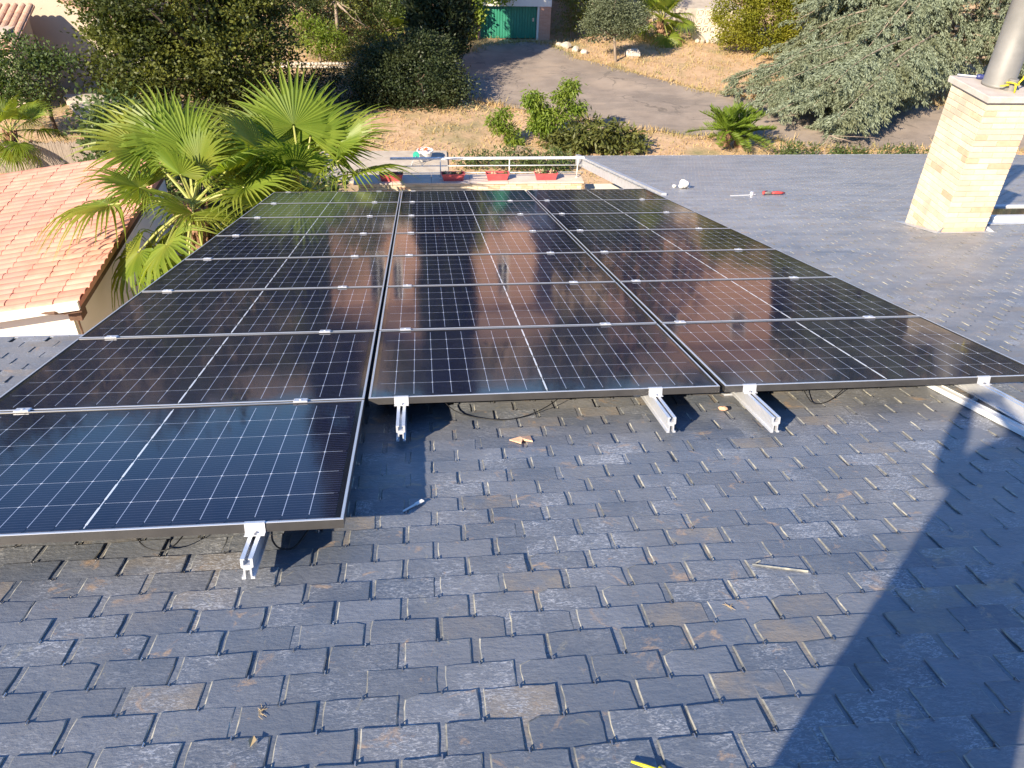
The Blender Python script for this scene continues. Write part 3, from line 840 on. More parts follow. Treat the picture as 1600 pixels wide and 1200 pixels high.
# ------------------------------------------------------------------ bits lying on the slates
def on_roof_thing(mb, name, m, u, v, label, cat, n=NROOF + 0.001, rz=0, group=None, smooth=False):
    return tag(mb.build(name, m, None, roof(u, v, n), (-PITCH, 0, rz), smooth), label, cat, group)
b = MB(); b.add([(-0.05, 0, 0.004), (0.0, -0.045, 0.005), (0.012, -0.01, 0.012), (0.055, -0.03, 0.006), (0.052, 0.035, 0.004), (0.0, 0.008, 0.014),
                 (-0.05, 0, 0.0), (0.0, -0.045, 0), (0.012, -0.01, 0), (0.055, -0.03, 0), (0.052, 0.035, 0), (0.0, 0.008, 0)],
                [(0, 1, 2, 5), (2, 3, 4, 5), (0, 6, 7, 1), (1, 7, 8, 2), (2, 8, 9, 3), (3, 9, 10, 4), (4, 10, 11, 5), (5, 11, 6, 0)])
on_roof_thing(b, "clay_shard", M['clay'], 2.44, 0.93, "broken orange clay shard lying below the middle panel column", "shard")
b = MB(); b.rock((0, 0, 0.016), (0.026, 0.018, 0.015), rng)
on_roof_thing(b, "pebble", M['clay'], 3.50, 1.18, "small tan stone on the slates between two rail ends", "stone")
b = MB(); b.rock((0, 0, 0.07), (0.10, 0.07, 0.075), rng); b.rock((0.06, 0.05, 0.04), (0.07, 0.05, 0.05), rng); b.rock((-0.05, -0.03, 0.045), (0.06, 0.05, 0.05), rng)
on_roof_thing(b, "crumpled_rag", M['rag'], 6.17, 10.42, "crumpled white rag on the far slates beside the panels", "rag")
b = MB(); b.rock((0, 0, 0.02), (0.035, 0.03, 0.025), rng)
on_roof_thing(b, "paper_scrap", M['rag'], 6.06, 10.58, "tiny white scrap just left of the crumpled rag", "scrap")
b = MB(); b.box((-0.20, -0.010, 0), (0.10, 0.010, 0.014)); b.lathe([(0.028, 0), (0.028, 0.05), (0.012, 0.055)], 10, (0.14, 0.0, 0)); b.box((0.10, -0.008, 0.004), (0.2, 0.008, 0.016))
on_roof_thing(b, "steel_offcut", M['alu'], 6.78, 9.47, "thin silver metal offcut lying left of the red tool", "offcut", rz=R_(4))
t = thing("pliers", "red handled pliers lying on the far slates left of the chimney", "pliers", roof(7.25, 9.53, NROOF + 0.012), (-PITCH, 0, R_(3)))
for s, nm in ((1, 'handle'), (-1, 'handle')):
    b = MB(); b.tube([(-0.02, 0, 0.012), (0.04, 0.03 * s + 0.01, 0.018), (0.12, 0.045 * s + 0.01, 0.018), (0.20, 0.022 * s + 0.01, 0.014)], [0.012, 0.017, 0.018, 0.012], 8); b.build(nm, M['red'], t, smooth=True)
b = MB(); b.tube([(0.0, 0, 0.012), (-0.04, 0.0, 0.018), (-0.085, -0.015, 0.022), (-0.135, -0.03, 0.02)], [0.018, 0.026, 0.022, 0.008], 8); b.build("jaw", M['flue'], t, smooth=True)
b = MB(); b.tube([(-0.16, -0.06, 0.02), (-0.12, 0.02, 0.03), (-0.05, 0.05, 0.03)], [0.018, 0.022, 0.018], 8); b.build("grip", M['red'], t, smooth=True)
b = MB(); b.tube([(0, 0, 0.006), (0.03, -0.018, 0.007), (0.075, -0.045, 0.007), (0.16, -0.10, 0.007)], [0.003, 0.0048, 0.0048, 0.0048], 8); b.tube([(0.062, -0.026, 0.006), (0.082, -0.058, 0.008)], 0.006, 8)
on_roof_thing(b, "yellow_tool_grip", M['yellow'], 2.487, -1.008, "yellow tool grip poking in at the bottom edge of the picture", "tool", smooth=True)
b = MB(); b.box((-0.05, -0.005, 0.001), (0.05, 0.005, 0.004)); b.box((0.02, -0.010, 0.001), (0.055, 0.008, 0.005))
on_roof_thing(b, "metal_strip", M['white'], 1.945, 0.335, "short white strip at the corner of the panel shadow", "strip", rz=R_(36))
for (u, v, n_, sp, lab) in [(1.56, -0.74, 11, 0.035, "tuft of dry straw and a leaf on the slates at lower left"), (2.95, -0.42, 9, 0.03, "small tuft of dry straw in a slate joint right of centre")]:
    b = MB(); r = random.Random(int(u * 100))
    for k in range(n_):
        a0 = r.uniform(-0.9, 0.9) + (math.pi / 2 if k % 3 else -math.pi / 2); L = r.uniform(0.4, 1) * sp
        b.tube([(r.gauss(0, 0.004), r.gauss(0, 0.004), 0.002), (L * 0.5 * math.cos(a0), L * 0.5 * math.sin(a0), r.uniform(0.001, 0.003)), (L * math.cos(a0 + r.gauss(0, .3)), L * math.sin(a0 + r.gauss(0, .3)), 0.001)], [0.0009, 0.0008, 0.0004], 4)
    b.add([(0, -0.085, 0.004), (-0.010, -0.105, 0.009), (-0.002, -0.125, 0.004), (0.011, -0.105, 0.007)], [(0, 1, 2, 3)]) if n_ > 10 else None
    on_roof_thing(b, "straw_tuft", M['straw'], u, v, lab, "straw")
r = random.Random(5)
for k, (u, v) in enumerate([(3.2, -0.225)]):
    b = MB(); b.tube([(-0.085, 0.03, 0.003), (0.085, -0.03, 0.003)], [0.0035, 0.0045], 5); b.tube([(-0.085, 0.03, 0.003), (-0.05, 0.052, 0.003)], 0.003, 5)
    on_roof_thing(b, "split_slate_splinter", M['slate_edge'], u, v, "pale splinter along a cracked slate right of centre", "splinter")

# ------------------------------------------------------------------ chimney
CU0, CU1, CV0, CV1 = 7.82, 8.35, 6.16, 6.88
cb = roof(CU0, CV0, NROOF)
cx0, cx1 = CU0, CU1
cy0, cy1 = cb.y, cb.y + 0.70
ztop = cb.z + 1.455
chim = thing("brick_chimney", "cream brick chimney rising from the slates at right", "chimney", (cx0, cy0, cb.z))
lx, ly = cx1 - cx0, cy1 - cy0
b = MB(); b.box((0.006, 0.006, -0.55), (lx - 0.006, ly - 0.006, 1.45)); b.build("mortar_core", M['mortar'], chim)
BH, CO = 0.0535, 0.0625
def brick_mesh(L, W, H):
    mb = MB(); mb.bbox((-L / 2, -W / 2, 0), (L / 2, W / 2, H), 0.0025); return mb
_bc = {}
def brick(parent, L, W, H, loc, rz, m):
    key = (round(L, 3), W, H, m.name)
    if key not in _bc: _bc[key] = brick_mesh(L, W, H).mesh("brick", m)
    link("brick", _bc[key], parent, loc, (0, 0, rz))
r = random.Random(31)
nc = 27
z0 = -0.26
for c in range(nc):
    z = z0 + c * CO
    if z + BH > 1.452: break
    # runs: front (y=0), left (x=0), right (x=lx), back (y=ly)
    for face, length in (('f', lx), ('l', ly), ('r', ly), ('b', lx)):
        if face == 'b' and c % 1 == 0 and z < -0.05: continue
        # keep only bricks that stand above the slates
        full = (length - 0.0) / (3 if length > 0.6 else 2)
        ends = [0.0]
        if c % 2 == 0:
            ends += [full * (k + 1) for k in range(int(round(length / full)))]
        else:
            ends += [full * 0.5 + full * k for k in range(int(round(length / full)))] + [length]
        for a_, e_ in zip(ends[:-1], ends[1:]):
            L = e_ - a_ - 0.008
            if L < 0.03: continue
            m_ = M['brick_p'] if r.random() < 0.13 or c <= 4 and face == 'f' and z < 0.06 else M['brick_y']
            mid = (a_ + e_) / 2; p = r.gauss(0, 0.0008)
            D = 0.03
            L = round(L, 2) if False else L
            if face == 'f': brick(chim, L, D, BH, (mid, D / 2 - 0.003 + p, z), 0, m_)
            elif face == 'b': brick(chim, L, D, BH, (mid, ly - D / 2 + 0.003 + p, z), 0, m_)
            elif face == 'l': brick(chim, L - 0.02 if (a_ == 0 or e_ == length) else L, D, BH, (D / 2 - 0.003 + p, mid, z), math.pi / 2, m_)
            else: brick(chim, L - 0.02 if (a_ == 0 or e_ == length) else L, D, BH, (lx - D / 2 + 0.003 + p, mid, z), math.pi / 2, m_)
b = MB(); b.bbox((-0.035, -0.035, 1.452), (lx + 0.035, ly + 0.035, 1.515), 0.006); b.build("cap_slab", M['concrete'], chim)
b = MB(); b.add([(-0.10, -0.055, 0.006), (0.0, -0.02, 0.075), (0.0, -0.012, 0.02), (-0.115, 0.02, -0.012)], [(0, 1, 2), (0, 2, 3)])
b.box((-0.10, -0.07, 0.002), (lx + 0.10, -0.012, 0.006), rot=Matrix.Rotation(-PITCH, 3, 'X'))
b.add([(lx + 0.10, -0.055, 0.006), (lx + 0.0, -0.02, 0.075), (lx + 0.0, -0.012, 0.02), (lx + 0.115, 0.02, -0.012)], [(0, 2, 1), (0, 3, 2)])
b.box((-0.10, 0.0, 0.002), (-0.004, ly / CP + 0.06, 0.006), rot=Matrix.Rotation(-PITCH, 3, 'X'))
b.build("flashing", M['flash'], chim)
t = thing("flue_pipe", "grey metal flue pipe standing on the chimney cap", "pipe", (8.12, 6.25, cb.z + 1.515))
b = MB(); b.lathe([(0.165, 0), (0.165, 0.03), (0.155, 0.035), (0.155, 1.05), (0.158, 1.055), (0.158, 1.09), (0.155, 1.095), (0.155, 1.9)], 32); b.build("pipe", M['flue'], t, smooth=False)
for p in t.children[0].data.polygons: p.use_smooth = len(p.vertices) == 4
b = MB(); b.lathe([(0.05, 0), (0.05, 0.11), (0.046, 0.115)], 18, (0.03, -0.175, 0.0)); b.box((-0.045, -0.20, 0.0), (-0.0, -0.12, 0.075)); b.build("bracket", M['flue'], t)
b = MB()
b.tube([(0.03 + 0.058 * math.cos(a), -0.175 + 0.058 * math.sin(a), 0.085 + 0.012 * math.sin(2 * a)) for a in np.linspace(0, 2 * math.pi, 15)], 0.0085, 6)
b.tube([(-0.03, -0.205, 0.07), (-0.075, -0.20, 0.062), (-0.10, -0.17, 0.05)], [0.009, 0.008, 0.005], 6)
b.tube([(0.02, -0.235, 0.085), (0.03, -0.24, 0.05), (0.035, -0.24, 0.0)], 0.009, 6)
b.tube([(0.075, -0.20, 0.09), (0.12, -0.18, 0.125), (0.14, -0.15, 0.15)], [0.008, 0.009, 0.006], 6)
tag(b.build("yellow_strap", M['yellow'], None, (8.10, 6.22, cb.z + 1.515), smooth=True), "yellow strap looped round the pipe bracket on the chimney", "strap")
t = thing("screwdriver", "blue handled screwdriver lying on the chimney cap", "screwdriver", (8.01, 6.47, cb.z + 1.517), (0, 0, R_(-22)))
b = MB(); b.tube([(-0.01, 0, 0.027), (0.0, 0, 0.027), (0.02, 0, 0.027), (0.12, 0, 0.027), (0.15, 0, 0.027), (0.158, 0, 0.027)], [0.014, 0.024, 0.027, 0.026, 0.022, 0.012], 8); b.build("handle", M['blue'], t)
b = MB(); b.tube([(-0.20, 0, 0.027), (-0.01, 0, 0.027)], 0.007, 6); b.build("shaft", M['alu'], t)

# roof window right of the chimney
t = thing("roof_window", "white framed roof window flush with the slates right of the chimney", "roof window", roof(10.0, 7.3, NROOF), ROOF_ROT)
b = MB(); b.box((-1.15, -0.55, 0.0), (0.75, -0.42, 0.075)); b.box((-1.15, 0.5, 0.0), (0.75, 0.6, 0.05)); b.box((-1.15, -0.42, 0), (-1.05, 0.5, 0.05)); b.box((0.65, -0.42, 0), (0.75, 0.5, 0.05)); b.build("window_frame", M['white'], t)
b = MB(); b.box((-1.05, -0.42, 0.005), (0.65, 0.5, 0.03)); b.build("pane", M['glass'], t)
b = MB(); b.box((-1.3, -0.72, 0.004), (0.9, -0.552, 0.012)); b.build("flashing", M['flash'], t)

# ------------------------------------------------------------------ terrace parapet, railing, planters
PZ = -4.93
t = thing("parapet_wall", "low cream brick parapet with pinkish coping beyond the panels", "wall", (0.55, 14.98, PZ - 1.02))
b = MB(); b.box((0.10, 0.02, 0), (5.02, 0.40, 0.985)); b.build("mortar_core", M['mortar'], t)
for c in range(5):
    z = 0.985 - (c + 1) * 0.062
    x = 0.10 - (0.12 if c % 2 else 0)
    while x < 5.0:
        a_, e_ = max(x, 0.10), min(x + 0.245, 5.0)
        if e_ - a_ > 0.04: brick(t, round(e_ - a_ - 0.008, 3), 0.03, 0.054, ((a_ + e_) / 2, 0.012 + r.gauss(0, 0.0008), z), 0, M['brick_p'] if r.random() < 0.15 else M['brick_y'])
        x += 0.245
for k in range(6):
    b = MB(); b.bbox((0.0 + k * 0.84, -0.035, 0.985), (k * 0.84 + 0.834, 0.46, 1.02), 0.004); b.build("coping_slab", M['coping'], t)
RZ = PZ
t = thing("railing", "white metal railing with three bars on the terrace edge", "railing", (1.6, 15.2, RZ))
for z, rr in ((0.455, 0.022), (0.285, 0.011), (0.125, 0.011)):
    b = MB()
    if z > .4: b.bbox((-0.25, -0.028, z - 0.02), (4.0, 0.028, z + 0.02), 0.006)
    else: b.tube([(0.0, 0, z), (4.0, 0, z)], rr, 8)
    b.build("bar", M['white'], t, smooth=z < .4)
for x in (0.83, 2.34, 3.86):
    b = MB(); b.tube([(x, 0, -0.0), (x, 0, 0.45)], 0.012, 8); b.build("post", M['white'], t, smooth=True)
    b = MB(); b.lathe([(0.03, 0), (0.03, 0.006), (0.014, 0.012)], 10, (x, 0, 0)); b.build("post_base", M['white'], t)
plab = ["red plastic flower box shaded by the palm at the left end of the parapet", "second red flower box from the left on the parapet", "empty looking red flower box in front of the middle railing bay", "red flower box with pale succulents nearest the roof verge"]
for k, x in enumerate((1.36, 2.70, 3.67, 4.75)):
    t = thing("flower_box", plab[k], "flower box", (x, 15.11, PZ), (0, 0, rng.gauss(0, 0.03)), "red flower boxes on the parapet")
    mb = MB()
    w0, w1, d0, d1, hh = 0.21, 0.25, 0.062, 0.085, 0.155
    outr = [[(-w0, -d0, 0.0), (w0, -d0, 0), (w0, d0, 0), (-w0, d0, 0)], [(-w1, -d1, hh), (w1, -d1, hh), (w1, d1, hh), (-w1, d1, hh)],
            [(-w1 - .008, -d1 - .008, hh - .012), (w1 + .008, -d1 - .008, hh - .012), (w1 + .008, d1 + .008, hh - .012), (-w1 - .008, d1 + .008, hh - .012)],
            [(-w1 - .008, -d1 - .008, hh + .006), (w1 + .008, -d1 - .008, hh + .006), (w1 + .008, d1 + .008, hh + .006), (-w1 - .008, d1 + .008, hh + .006)],
            [(-w1 + .008, -d1 + .008, hh + .006), (w1 - .008, -d1 + .008, hh + .006), (w1 - .008, d1 - .008, hh + .006), (-w1 + .008, d1 - .008, hh + .006)],
            [(-w0 + .008, -d0 + .008, 0.03), (w0 - .008, -d0 + .008, .03), (w0 - .008, d0 - .008, .03), (-w0 + .008, d0 - .008, .03)]]
    for rg in outr: mb.v += rg
    mb.f.append((3, 2, 1, 0)); mb.mi.append(0)
    for l in range(5):
        for q in range(4):
            mb.f.append((l * 4 + q, l * 4 + (q + 1) % 4, l * 4 + 4 + (q + 1) % 4, l * 4 + 4 + q)); mb.mi.append(0)
    mb.f.append((20, 21, 22, 23)); mb.mi.append(0)
    mb.build("trough", M['planter'], t)
    b = MB(); b.box((-w1 + .02, -d1 + .016, 0.06), (w1 - .02, d1 - .016, 0.125), taper=0.93); b.build("soil", M['soil'], t)
    rr = random.Random(60 + k)
    for q in range({0: 3, 1: 7, 2: 2, 3: 9}[k]):
        mb = MB(); px, py = rr.uniform(-0.2, 0.2), rr.uniform(-0.04, 0.04)
        for s in range(9):
            a0 = rr.uniform(0, 6.28); L = rr.uniform(0.04, 0.085); up = rr.uniform(0.02, 0.12 if k == 3 else 0.07)
            mb.tube([(px, py, 0.12), (px + L * .5 * math.cos(a0), py + L * .5 * math.sin(a0), 0.12 + up * 0.8), (px + L * math.cos(a0), py + L * math.sin(a0), 0.12 + up)], [0.010, 0.012, 0.004], 5)
        mb.build("plant", M['succulent'] if q % 3 else M['lf_shrub'], t, smooth=True)

# ------------------------------------------------------------------ barrel tile roofs
def tile_mesh(L, w, m, name="roof_tile", flat=0.62):
    """half-round cover tile lying along +X (downhill), 0..L, tapering"""
    mb = MB(); ns = 6
    rings = []
    for (x, k, zo) in ((0.0, 0.90, 0.0), (L, 1.0, 0.004)):
        for th_, dr in (("o", 0.0), ("i", 0.013)):
            ring = []
            for s in range(ns + 1):
                a = math.pi * s / ns
                rr_ = w / 2 * k - dr
                ring.append((x, -math.cos(a) * rr_, zo + math.sin(a) * rr_ * flat))
            rings.append(ring)
    for rg in rings: mb.v += rg
    n = ns + 1
    for s in range(ns):
        mb.f.append((s, s + 1, 2 * n + s + 1, 2 * n + s)); mb.mi.append(0)
        mb.f.append((2 * n + s, 2 * n + s + 1, 3 * n + s + 1, 3 * n + s)); mb.mi.append(0)
        mb.f.append((s + 1, s, n + s, n + s + 1)); mb.mi.append(0)
    return mb.mesh(name, m, smooth=False)
def tiled_plane(parent, origin, ax, up, length, ncol, nrow, spacing, m, rs, limit=300, flat=0.62, wide=0.86, stag=0.0, tilt=0.012):
    """origin: world corner; ax: unit vector tiles run along; columns step along world +Y; returns nothing"""
    L = length / nrow * 1.12
    me = tile_mesh(L, spacing * wide, m, flat=flat)
    rest = MB()
    ax = Vector(ax).normalized(); ydir = Vector((0, 1, 0)); up = ax.cross(ydir).normalized()
    if up.z < 0: up = -up
    base = Matrix((ax, up.cross(ax), up)).transposed()
    cnt = 0
    for c in range(ncol):
        for k in range(nrow):
            p = Vector(origin) + ax * ((k + ((c * 0.37) % 1.0 - 0.5) * stag) * length / nrow + rs.gauss(0, 0.006)) + ydir * (c + 0.5) * spacing + up * (0.012 + 0.006 * rs.random())
            mt = Matrix.Translation(p - parent.location) @ (base @ Euler((rs.gauss(0, 0.02), tilt, rs.gauss(0, 0.008))).to_matrix()).to_4x4()
            if cnt < limit:
                o = link("roof_tile", me, parent); o.matrix_local = mt
            cnt += 1

# neighbouring shed with the salmon tile roof
SR = math.tan(R_(8.5))
A_ = Vector((-3.52, 10.0, -4.87))
shed = thing("tiled_shed", "cream outbuilding with salmon barrel tile roof left of the panels", "shed", (-5.4, 13.3, G))
def shz(x): return A_.z + (x - A_.x) * SR
b = MB()
ol = [(-7.45, 10.05), (-3.55, 10.05), (-3.55, 16.95), (-7.45, 16.95)]
def slab(mb, pts, z_of, th, mi=0):
    vs = [(x, y, z_of(x)) for x, y in pts] + [(x, y, z_of(x) - th) for x, y in pts]
    n = len(pts)
    mb.add(vs, [tuple(range(n)), tuple(range(2 * n - 1, n - 1, -1))] + [((i + 1) % n, i, n + i, n + (i + 1) % n) for i in range(n)], mi)
slab(b, ol, shz, 0.10)
o = b.build("roof_board", M['tile'], shed, -shed.location)
tiled_plane(shed, (-7.5, 10.03, shz(-7.5)), (1, 0, SR), (0, 0, 1), 3.98, 33, 9, 0.209, M['tile'], random.Random(3), flat=0.40, wide=0.97, stag=0.06, tilt=0.002)
b = MB()
slab(b, [(-7.4, 10.32), (-3.86, 10.32), (-3.86, 10.52), (-7.4, 10.52)], lambda x: shz(x) - 0.105, 3.25)
slab(b, [(-4.06, 10.521), (-3.86, 10.521), (-3.86, 16.6), (-4.06, 16.6)], lambda x: shz(x) - 0.105, 3.25)
slab(b, [(-7.4, 10.521), (-7.2, 10.521), (-7.2, 16.6), (-7.4, 16.6)], lambda x: shz(x) - 0.105, 3.1)
slab(b, [(-7.2, 16.4), (-4.061, 16.4), (-4.061, 16.6), (-7.2, 16.6)], lambda x: shz(x) - 0.105, 3.1)
b.build("wall", M['render_white'], shed, -shed.location)
b = MB(); slab(b, [(-7.45, 9.99), (-3.56, 9.99), (-3.56, 10.045), (-7.45, 10.045)], lambda x: shz(x) + 0.02, 0.15); b.build("fascia", M['render_white'], shed, -shed.location)
for x in (-6.5, -5.95, -5.35, -4.80, -4.24):
    b = MB(); b.prism([(10.06, shz(x) - 0.14), (10.32, shz(x) - 0.14), (10.32, shz(x) - 0.27)], 'x', x - 0.055, x + 0.055); b.build("rafter_end", M['brownwood'], shed, -shed.location)
b = MB(); slab(b, [(-3.85, 10.05), (-3.56, 10.05), (-3.56, 16.9), (-3.85, 16.9)], lambda x: shz(x) - 0.103, 0.10); b.build("soffit", M['brownwood'], shed, -shed.location)
b = MB(); b.box((-3.86, 10.20, -5.33), (-3.66, 10.45, -5.13)); b.tube([(-3.78, 10.3, -5.3), (-3.80, 10.36, -5.6), (-3.80, 10.36, -7.9)], 0.018, 6); b.tube([(-4.25, 10.03, -5.06), (-3.95, 9.98, -5.04), (-3.80, 10.1, -5.1)], 0.03, 6); b.build("downpipe", M['brownwood'], shed, -shed.location)

# beige house in the upper left corner
bh = thing("beige_house", "beige rendered house with tile verge behind the big tree at top left", "house", (-14.5, 37.0, G))
b = MB()
zf = lambda x: -5.62 + (-9.9 - x) * 0.47
pts = [(-19.5, -8.4), (-9.9, -8.4), (-9.9, zf(-9.9)), (-15.0, zf(-15.0)), (-19.5, zf(-15.0) - 4.5 * 0.47)]
b.prism(pts, 'y', 33.0, 42.0); b.build("wall", M['beige'], bh, -bh.location)
b = MB(); slab(b, [(-15.05, 32.75), (-9.55, 32.75), (-9.55, 42.2), (-15.05, 42.2)], lambda x: zf(x) + 0.10, 0.10); b.build("roof", M['tile_old'], bh, -bh.location)
tiled_plane(bh, (-15.05, 32.72, zf(-15.05) + 0.10), (1, 0, -0.47), (0, 0, 1), 6.05, 14, 15, 0.26, M['tile_old'], random.Random(4), 240)
b = MB(); b.box((-9.9, 33.6, G), (-8.9, 34.4, -6.2)); b.build("side_wall", M['render_white'], bh, -bh.location)

sh = thing("garden_hut", "small hut with old barrel tiles at the upper left edge", "hut", (-13.4, 30.6, G))
b = MB(); b.box((-16.0, 30.0, G), (-12.35, 32.2, -5.42)); b.build("wall", M['beige'], sh, -sh.location)
zh = lambda x: -5.25 + (x + 12.2) * 0.05
b = MB()
vs = [(-16.2, 29.7, -5.85), (-12.05, 29.7, -5.85), (-12.05, 32.3, -5.0), (-16.2, 32.3, -5.0)]
b.add(vs + [(x, y, z - 0.08) for x, y, z in vs], [(0, 1, 2, 3), (7, 6, 5, 4), (1, 0, 4, 5), (2, 1, 5, 6), (3, 2, 6, 7), (0, 3, 7, 4)]); b.build("roof", M['tile_old'], sh, -sh.location)
tm = tile_mesh(0.62, 0.24, M['tile_old'])
q = Vector((0, -2.6, -0.85)).normalized()
bs = Matrix((q, Vector((0, 0, 1)).cross(q).normalized(), q.cross(Vector((0, 0, 1)).cross(q).normalized()))).transposed()
rs = random.Random(8)
for c in range(15):
    for k in range(5):
        p = Vector((-12.2 - c * 0.27, 32.3, -4.99)) + q * (k * 0.55) - sh.location
        o = link("roof_tile", tm, sh); o.matrix_local = Matrix.Translation(p) @ bs.to_4x4()

# reed fence by the small palm
t = thing("reed_fence", "brown reed fence behind the tiled outbuilding", "fence", (-13.5, 24.2, G))
b = MB(); rs = random.Random(2)
x = 0.0
while x < 5.3:
    w_ = rs.uniform(0.02, 0.035); b.box((x, rs.uniform(-0.012, 0.0), 0), (x + w_, 0.03, 1.0 + rs.gauss(0, 0.03))); x += w_ + 0.003
o = b.build("reed_screen", M['fence'], t); o["kind"] = "stuff"
for x in (0.02, 1.8, 3.5, 5.2):
    b = MB(); b.tube([(x, 0.06, 0), (x, 0.06, 1.05)], 0.04, 6); b.build("post", M['brownwood'], t)

# ------------------------------------------------------------------ brick house with the green garage door
bkh = thing("brick_house", "red brick house with a green garage door behind the driveway", "house", (3.0, 42.5, G))
def part(nm, m, lo, hi):
    b = MB(); b.box(lo, hi); return b.build(nm, m, bkh, -bkh.location)
part("pillar", M['brick_red'], (8.16, 41.70, G), (8.74, 43.2, -6.42))
part("lintel", M['render_white'], (3.2, 41.68, -6.70), (8.75, 43.2, -6.38))
part("jamb", M['render_white'], (8.06, 41.74, G), (8.158, 42.2, -6.702))
part("wall", M['brick_red'], (2.0, 41.8, G), (5.20, 43.2, -6.702))
part("garage_back_wall", M['mortar'], (5.2, 43.2, G), (8.74, 43.5, -6.4))
part("floor_slab", M['render_white'], (-3.2, 42.0, -6.378), (9.2, 54.0, -6.1))
b = MB(); n_s = 20
for k in range(n_s):
    x0 = 5.21 + (8.05 - 5.21) * k / n_s; w_ = (8.05 - 5.21) / n_s
    b.prism([(x0, 41.93), (x0 + w_ * 0.78, 41.93), (x0 + w_ * 0.86, 41.955), (x0 + w_ * 0.99, 41.955), (x0 + w_, 41.99), (x0, 41.99)], 'z', G + 0.04, -6.72)
dr = b.build("garage_door", M['green_door'], bkh, -bkh.location)
b = MB(); b.box((8.0 - 0.16, 41.90, -7.45), (8.0 - 0.08, 41.928, -7.28)); b.build("handle", M['steel'], dr)
b = MB(); b.box((0.0, 46.6, G), (0.75, 47.3, -3.0)); b.build("pillar", M['brick_red'], bkh, -bkh.location)
b = MB(); b.box((0.9, 46.9, G), (1.9, 47.0, -6.2)); b.build("door", M['green_door'], bkh, -bkh.location)
# upper storeys, seen mirrored in the panels
def wall_with_windows(x0, x1, y, z0, z1, wins, depth=0.3, m=M['brick_red']):
    xs_ = sorted(set([x0, x1] + [v for w_ in wins for v in (w_[0], w_[1])]))
    b = MB()
    for xa, xb in zip(xs_[:-1], xs_[1:]):
        holes = sorted([(w_[2], w_[3]) for w_ in wins if w_[0] <= xa + 1e-6 and w_[1] >= xb - 1e-6])
        z = z0
        for (ha, hb) in holes:
            b.box((xa, y, z), (xb, y + depth, ha)); z = hb
        b.box((xa, y, z), (xb, y + depth, z1))
    return b
wins = [(-1.0, -0.2, -4.6, -2.0), (0.25, 0.75, -4.4, -2.2), (6.1, 6.7, -4.4, -2.4)]
wall_with_windows(-3.2, 9.2, 43.6, -6.098, -1.4, wins).build("wall", M['brick_red'], bkh, -bkh.location)
part("wall", M['brick_red'], (-3.2, 43.91, -6.098), (-2.9, 54.0, -1.4)); part("wall", M['brick_red'], (8.9, 43.91, -6.098), (9.2, 54.0, -1.4))
for (xa, xb, za, zb_) in wins:
    b = MB(); b.box((xa, 43.68, za), (xa + 0.08, 43.8, zb_)); b.box((xb - 0.08, 43.68, za), (xb, 43.8, zb_)); b.box((xa + .08, 43.68, zb_ - 0.08), (xb - .08, 43.8, zb_)); b.box((xa + .08, 43.68, za), (xb - .08, 43.8, za + 0.08)); b.box(((xa + xb) / 2 - .03, 43.69, za + .08), ((xa + xb) / 2 + .03, 43.79, zb_ - .08))
    f = b.build("window", M['white'], bkh, -bkh.location)
    b = MB(); b.box((xa + .08, 43.73, za + .08), (xb - .08, 43.76, zb_ - .08)); b.build("pane", M['glass'], f)
    b = MB(); b.box((xa - .1, 43.5, za - .08), (xb + .1, 43.7, za - 0.002)); b.build("sill", M['render_white'], f)
b = MB(); b.prism([(43.2, -1.4), (54.4, -1.4), (48.8, 0.4)], 'x', -3.6, 9.6); b.build("roof", M['tile_old'], bkh, -bkh.location)
pk = thing("pink_house", "pink rendered house on the slope to the right, mirrored in the right panels", "house", (24, 58, 0))
b = MB(); b.box((17.0, 56.0, -7), (27.5, 64.0, 1.6)); b.build("wall", M['brick_red'], pk, -pk.location)
b = MB(); b.prism([(55.5, 1.6), (64.5, 1.6), (60, 3.2)], 'x', 16.5, 28.0); b.build("roof", M['tile_old'], pk, -pk.location)
for xa in (19.2, 24.4):
    for za in (-1.0,):
        b = MB(); b.box((xa, 55.93, za), (xa + 1.1, 55.998, za + 1.6)); f = b.build("window", M['white'], pk, -pk.location)
        b = MB(); b.box((xa + .1, 55.9, za + .1), (xa + 1.0, 55.928, za + 1.5)); b.build("pane", M['glass'], f)

# concrete lattice wall
t = thing("breeze_block_wall", "pale pierced concrete block wall beside the yellow green hedge", "wall", (16.45, 42.2, G + 0.30))
def breeze_mesh():
    mb = MB(); s, d = 0.39, 0.14
    fr_ = 0.035
    mb.box((0, 0, 0), (s, d, fr_)); mb.box((0, 0, s - fr_), (s, d, s)); mb.box((0, 0, fr_), (fr_, d, s - fr_)); mb.box((s - fr_, 0, fr_), (s, d, s - fr_))
    for a in (R_(45), R_(-45)):
        mb.box((-0.25, 0.004, -0.022), (0.25, d - 0.004, 0.022), rot=Matrix.Rotation(a, 3, 'Y'), at=(s / 2, 0, s / 2))
    mb.box((-0.07, 0.002, -0.07), (0.07, d - 0.002, 0.07), rot=Matrix.Rotation(R_(45), 3, 'Y'), at=(s / 2, 0, s / 2))
    return mb.mesh("block", M['breeze'])
BM_ = breeze_mesh()
for k in range(3):
    for j in range(5): link("block", BM_, t, (j * 0.395, 0, k * 0.395))
b = MB(); b.box((-0.1, -0.02, -0.35), (2.0, 0.2, -0.004)); b.build("base_course", M['breeze'], t)
b = MB(); b.box((2.0, -0.05, -0.4), (2.28, 0.25, 0.75)); b.build("end_post", M['breeze'], t)
rs = random.Random(15)
def stones(spots, label_fn, group):
    for i, (x, y, rr_) in enumerate(spots):
        mb = MB(); mb.rock((0, 0, rr_ * 0.35), (rr_, rr_ * 0.8, rr_ * 0.7), rs)
        tag(mb.build("garden_stone", M['stone'], None, (x, y, gz(x, y))), label_fn(i), "stone", group)
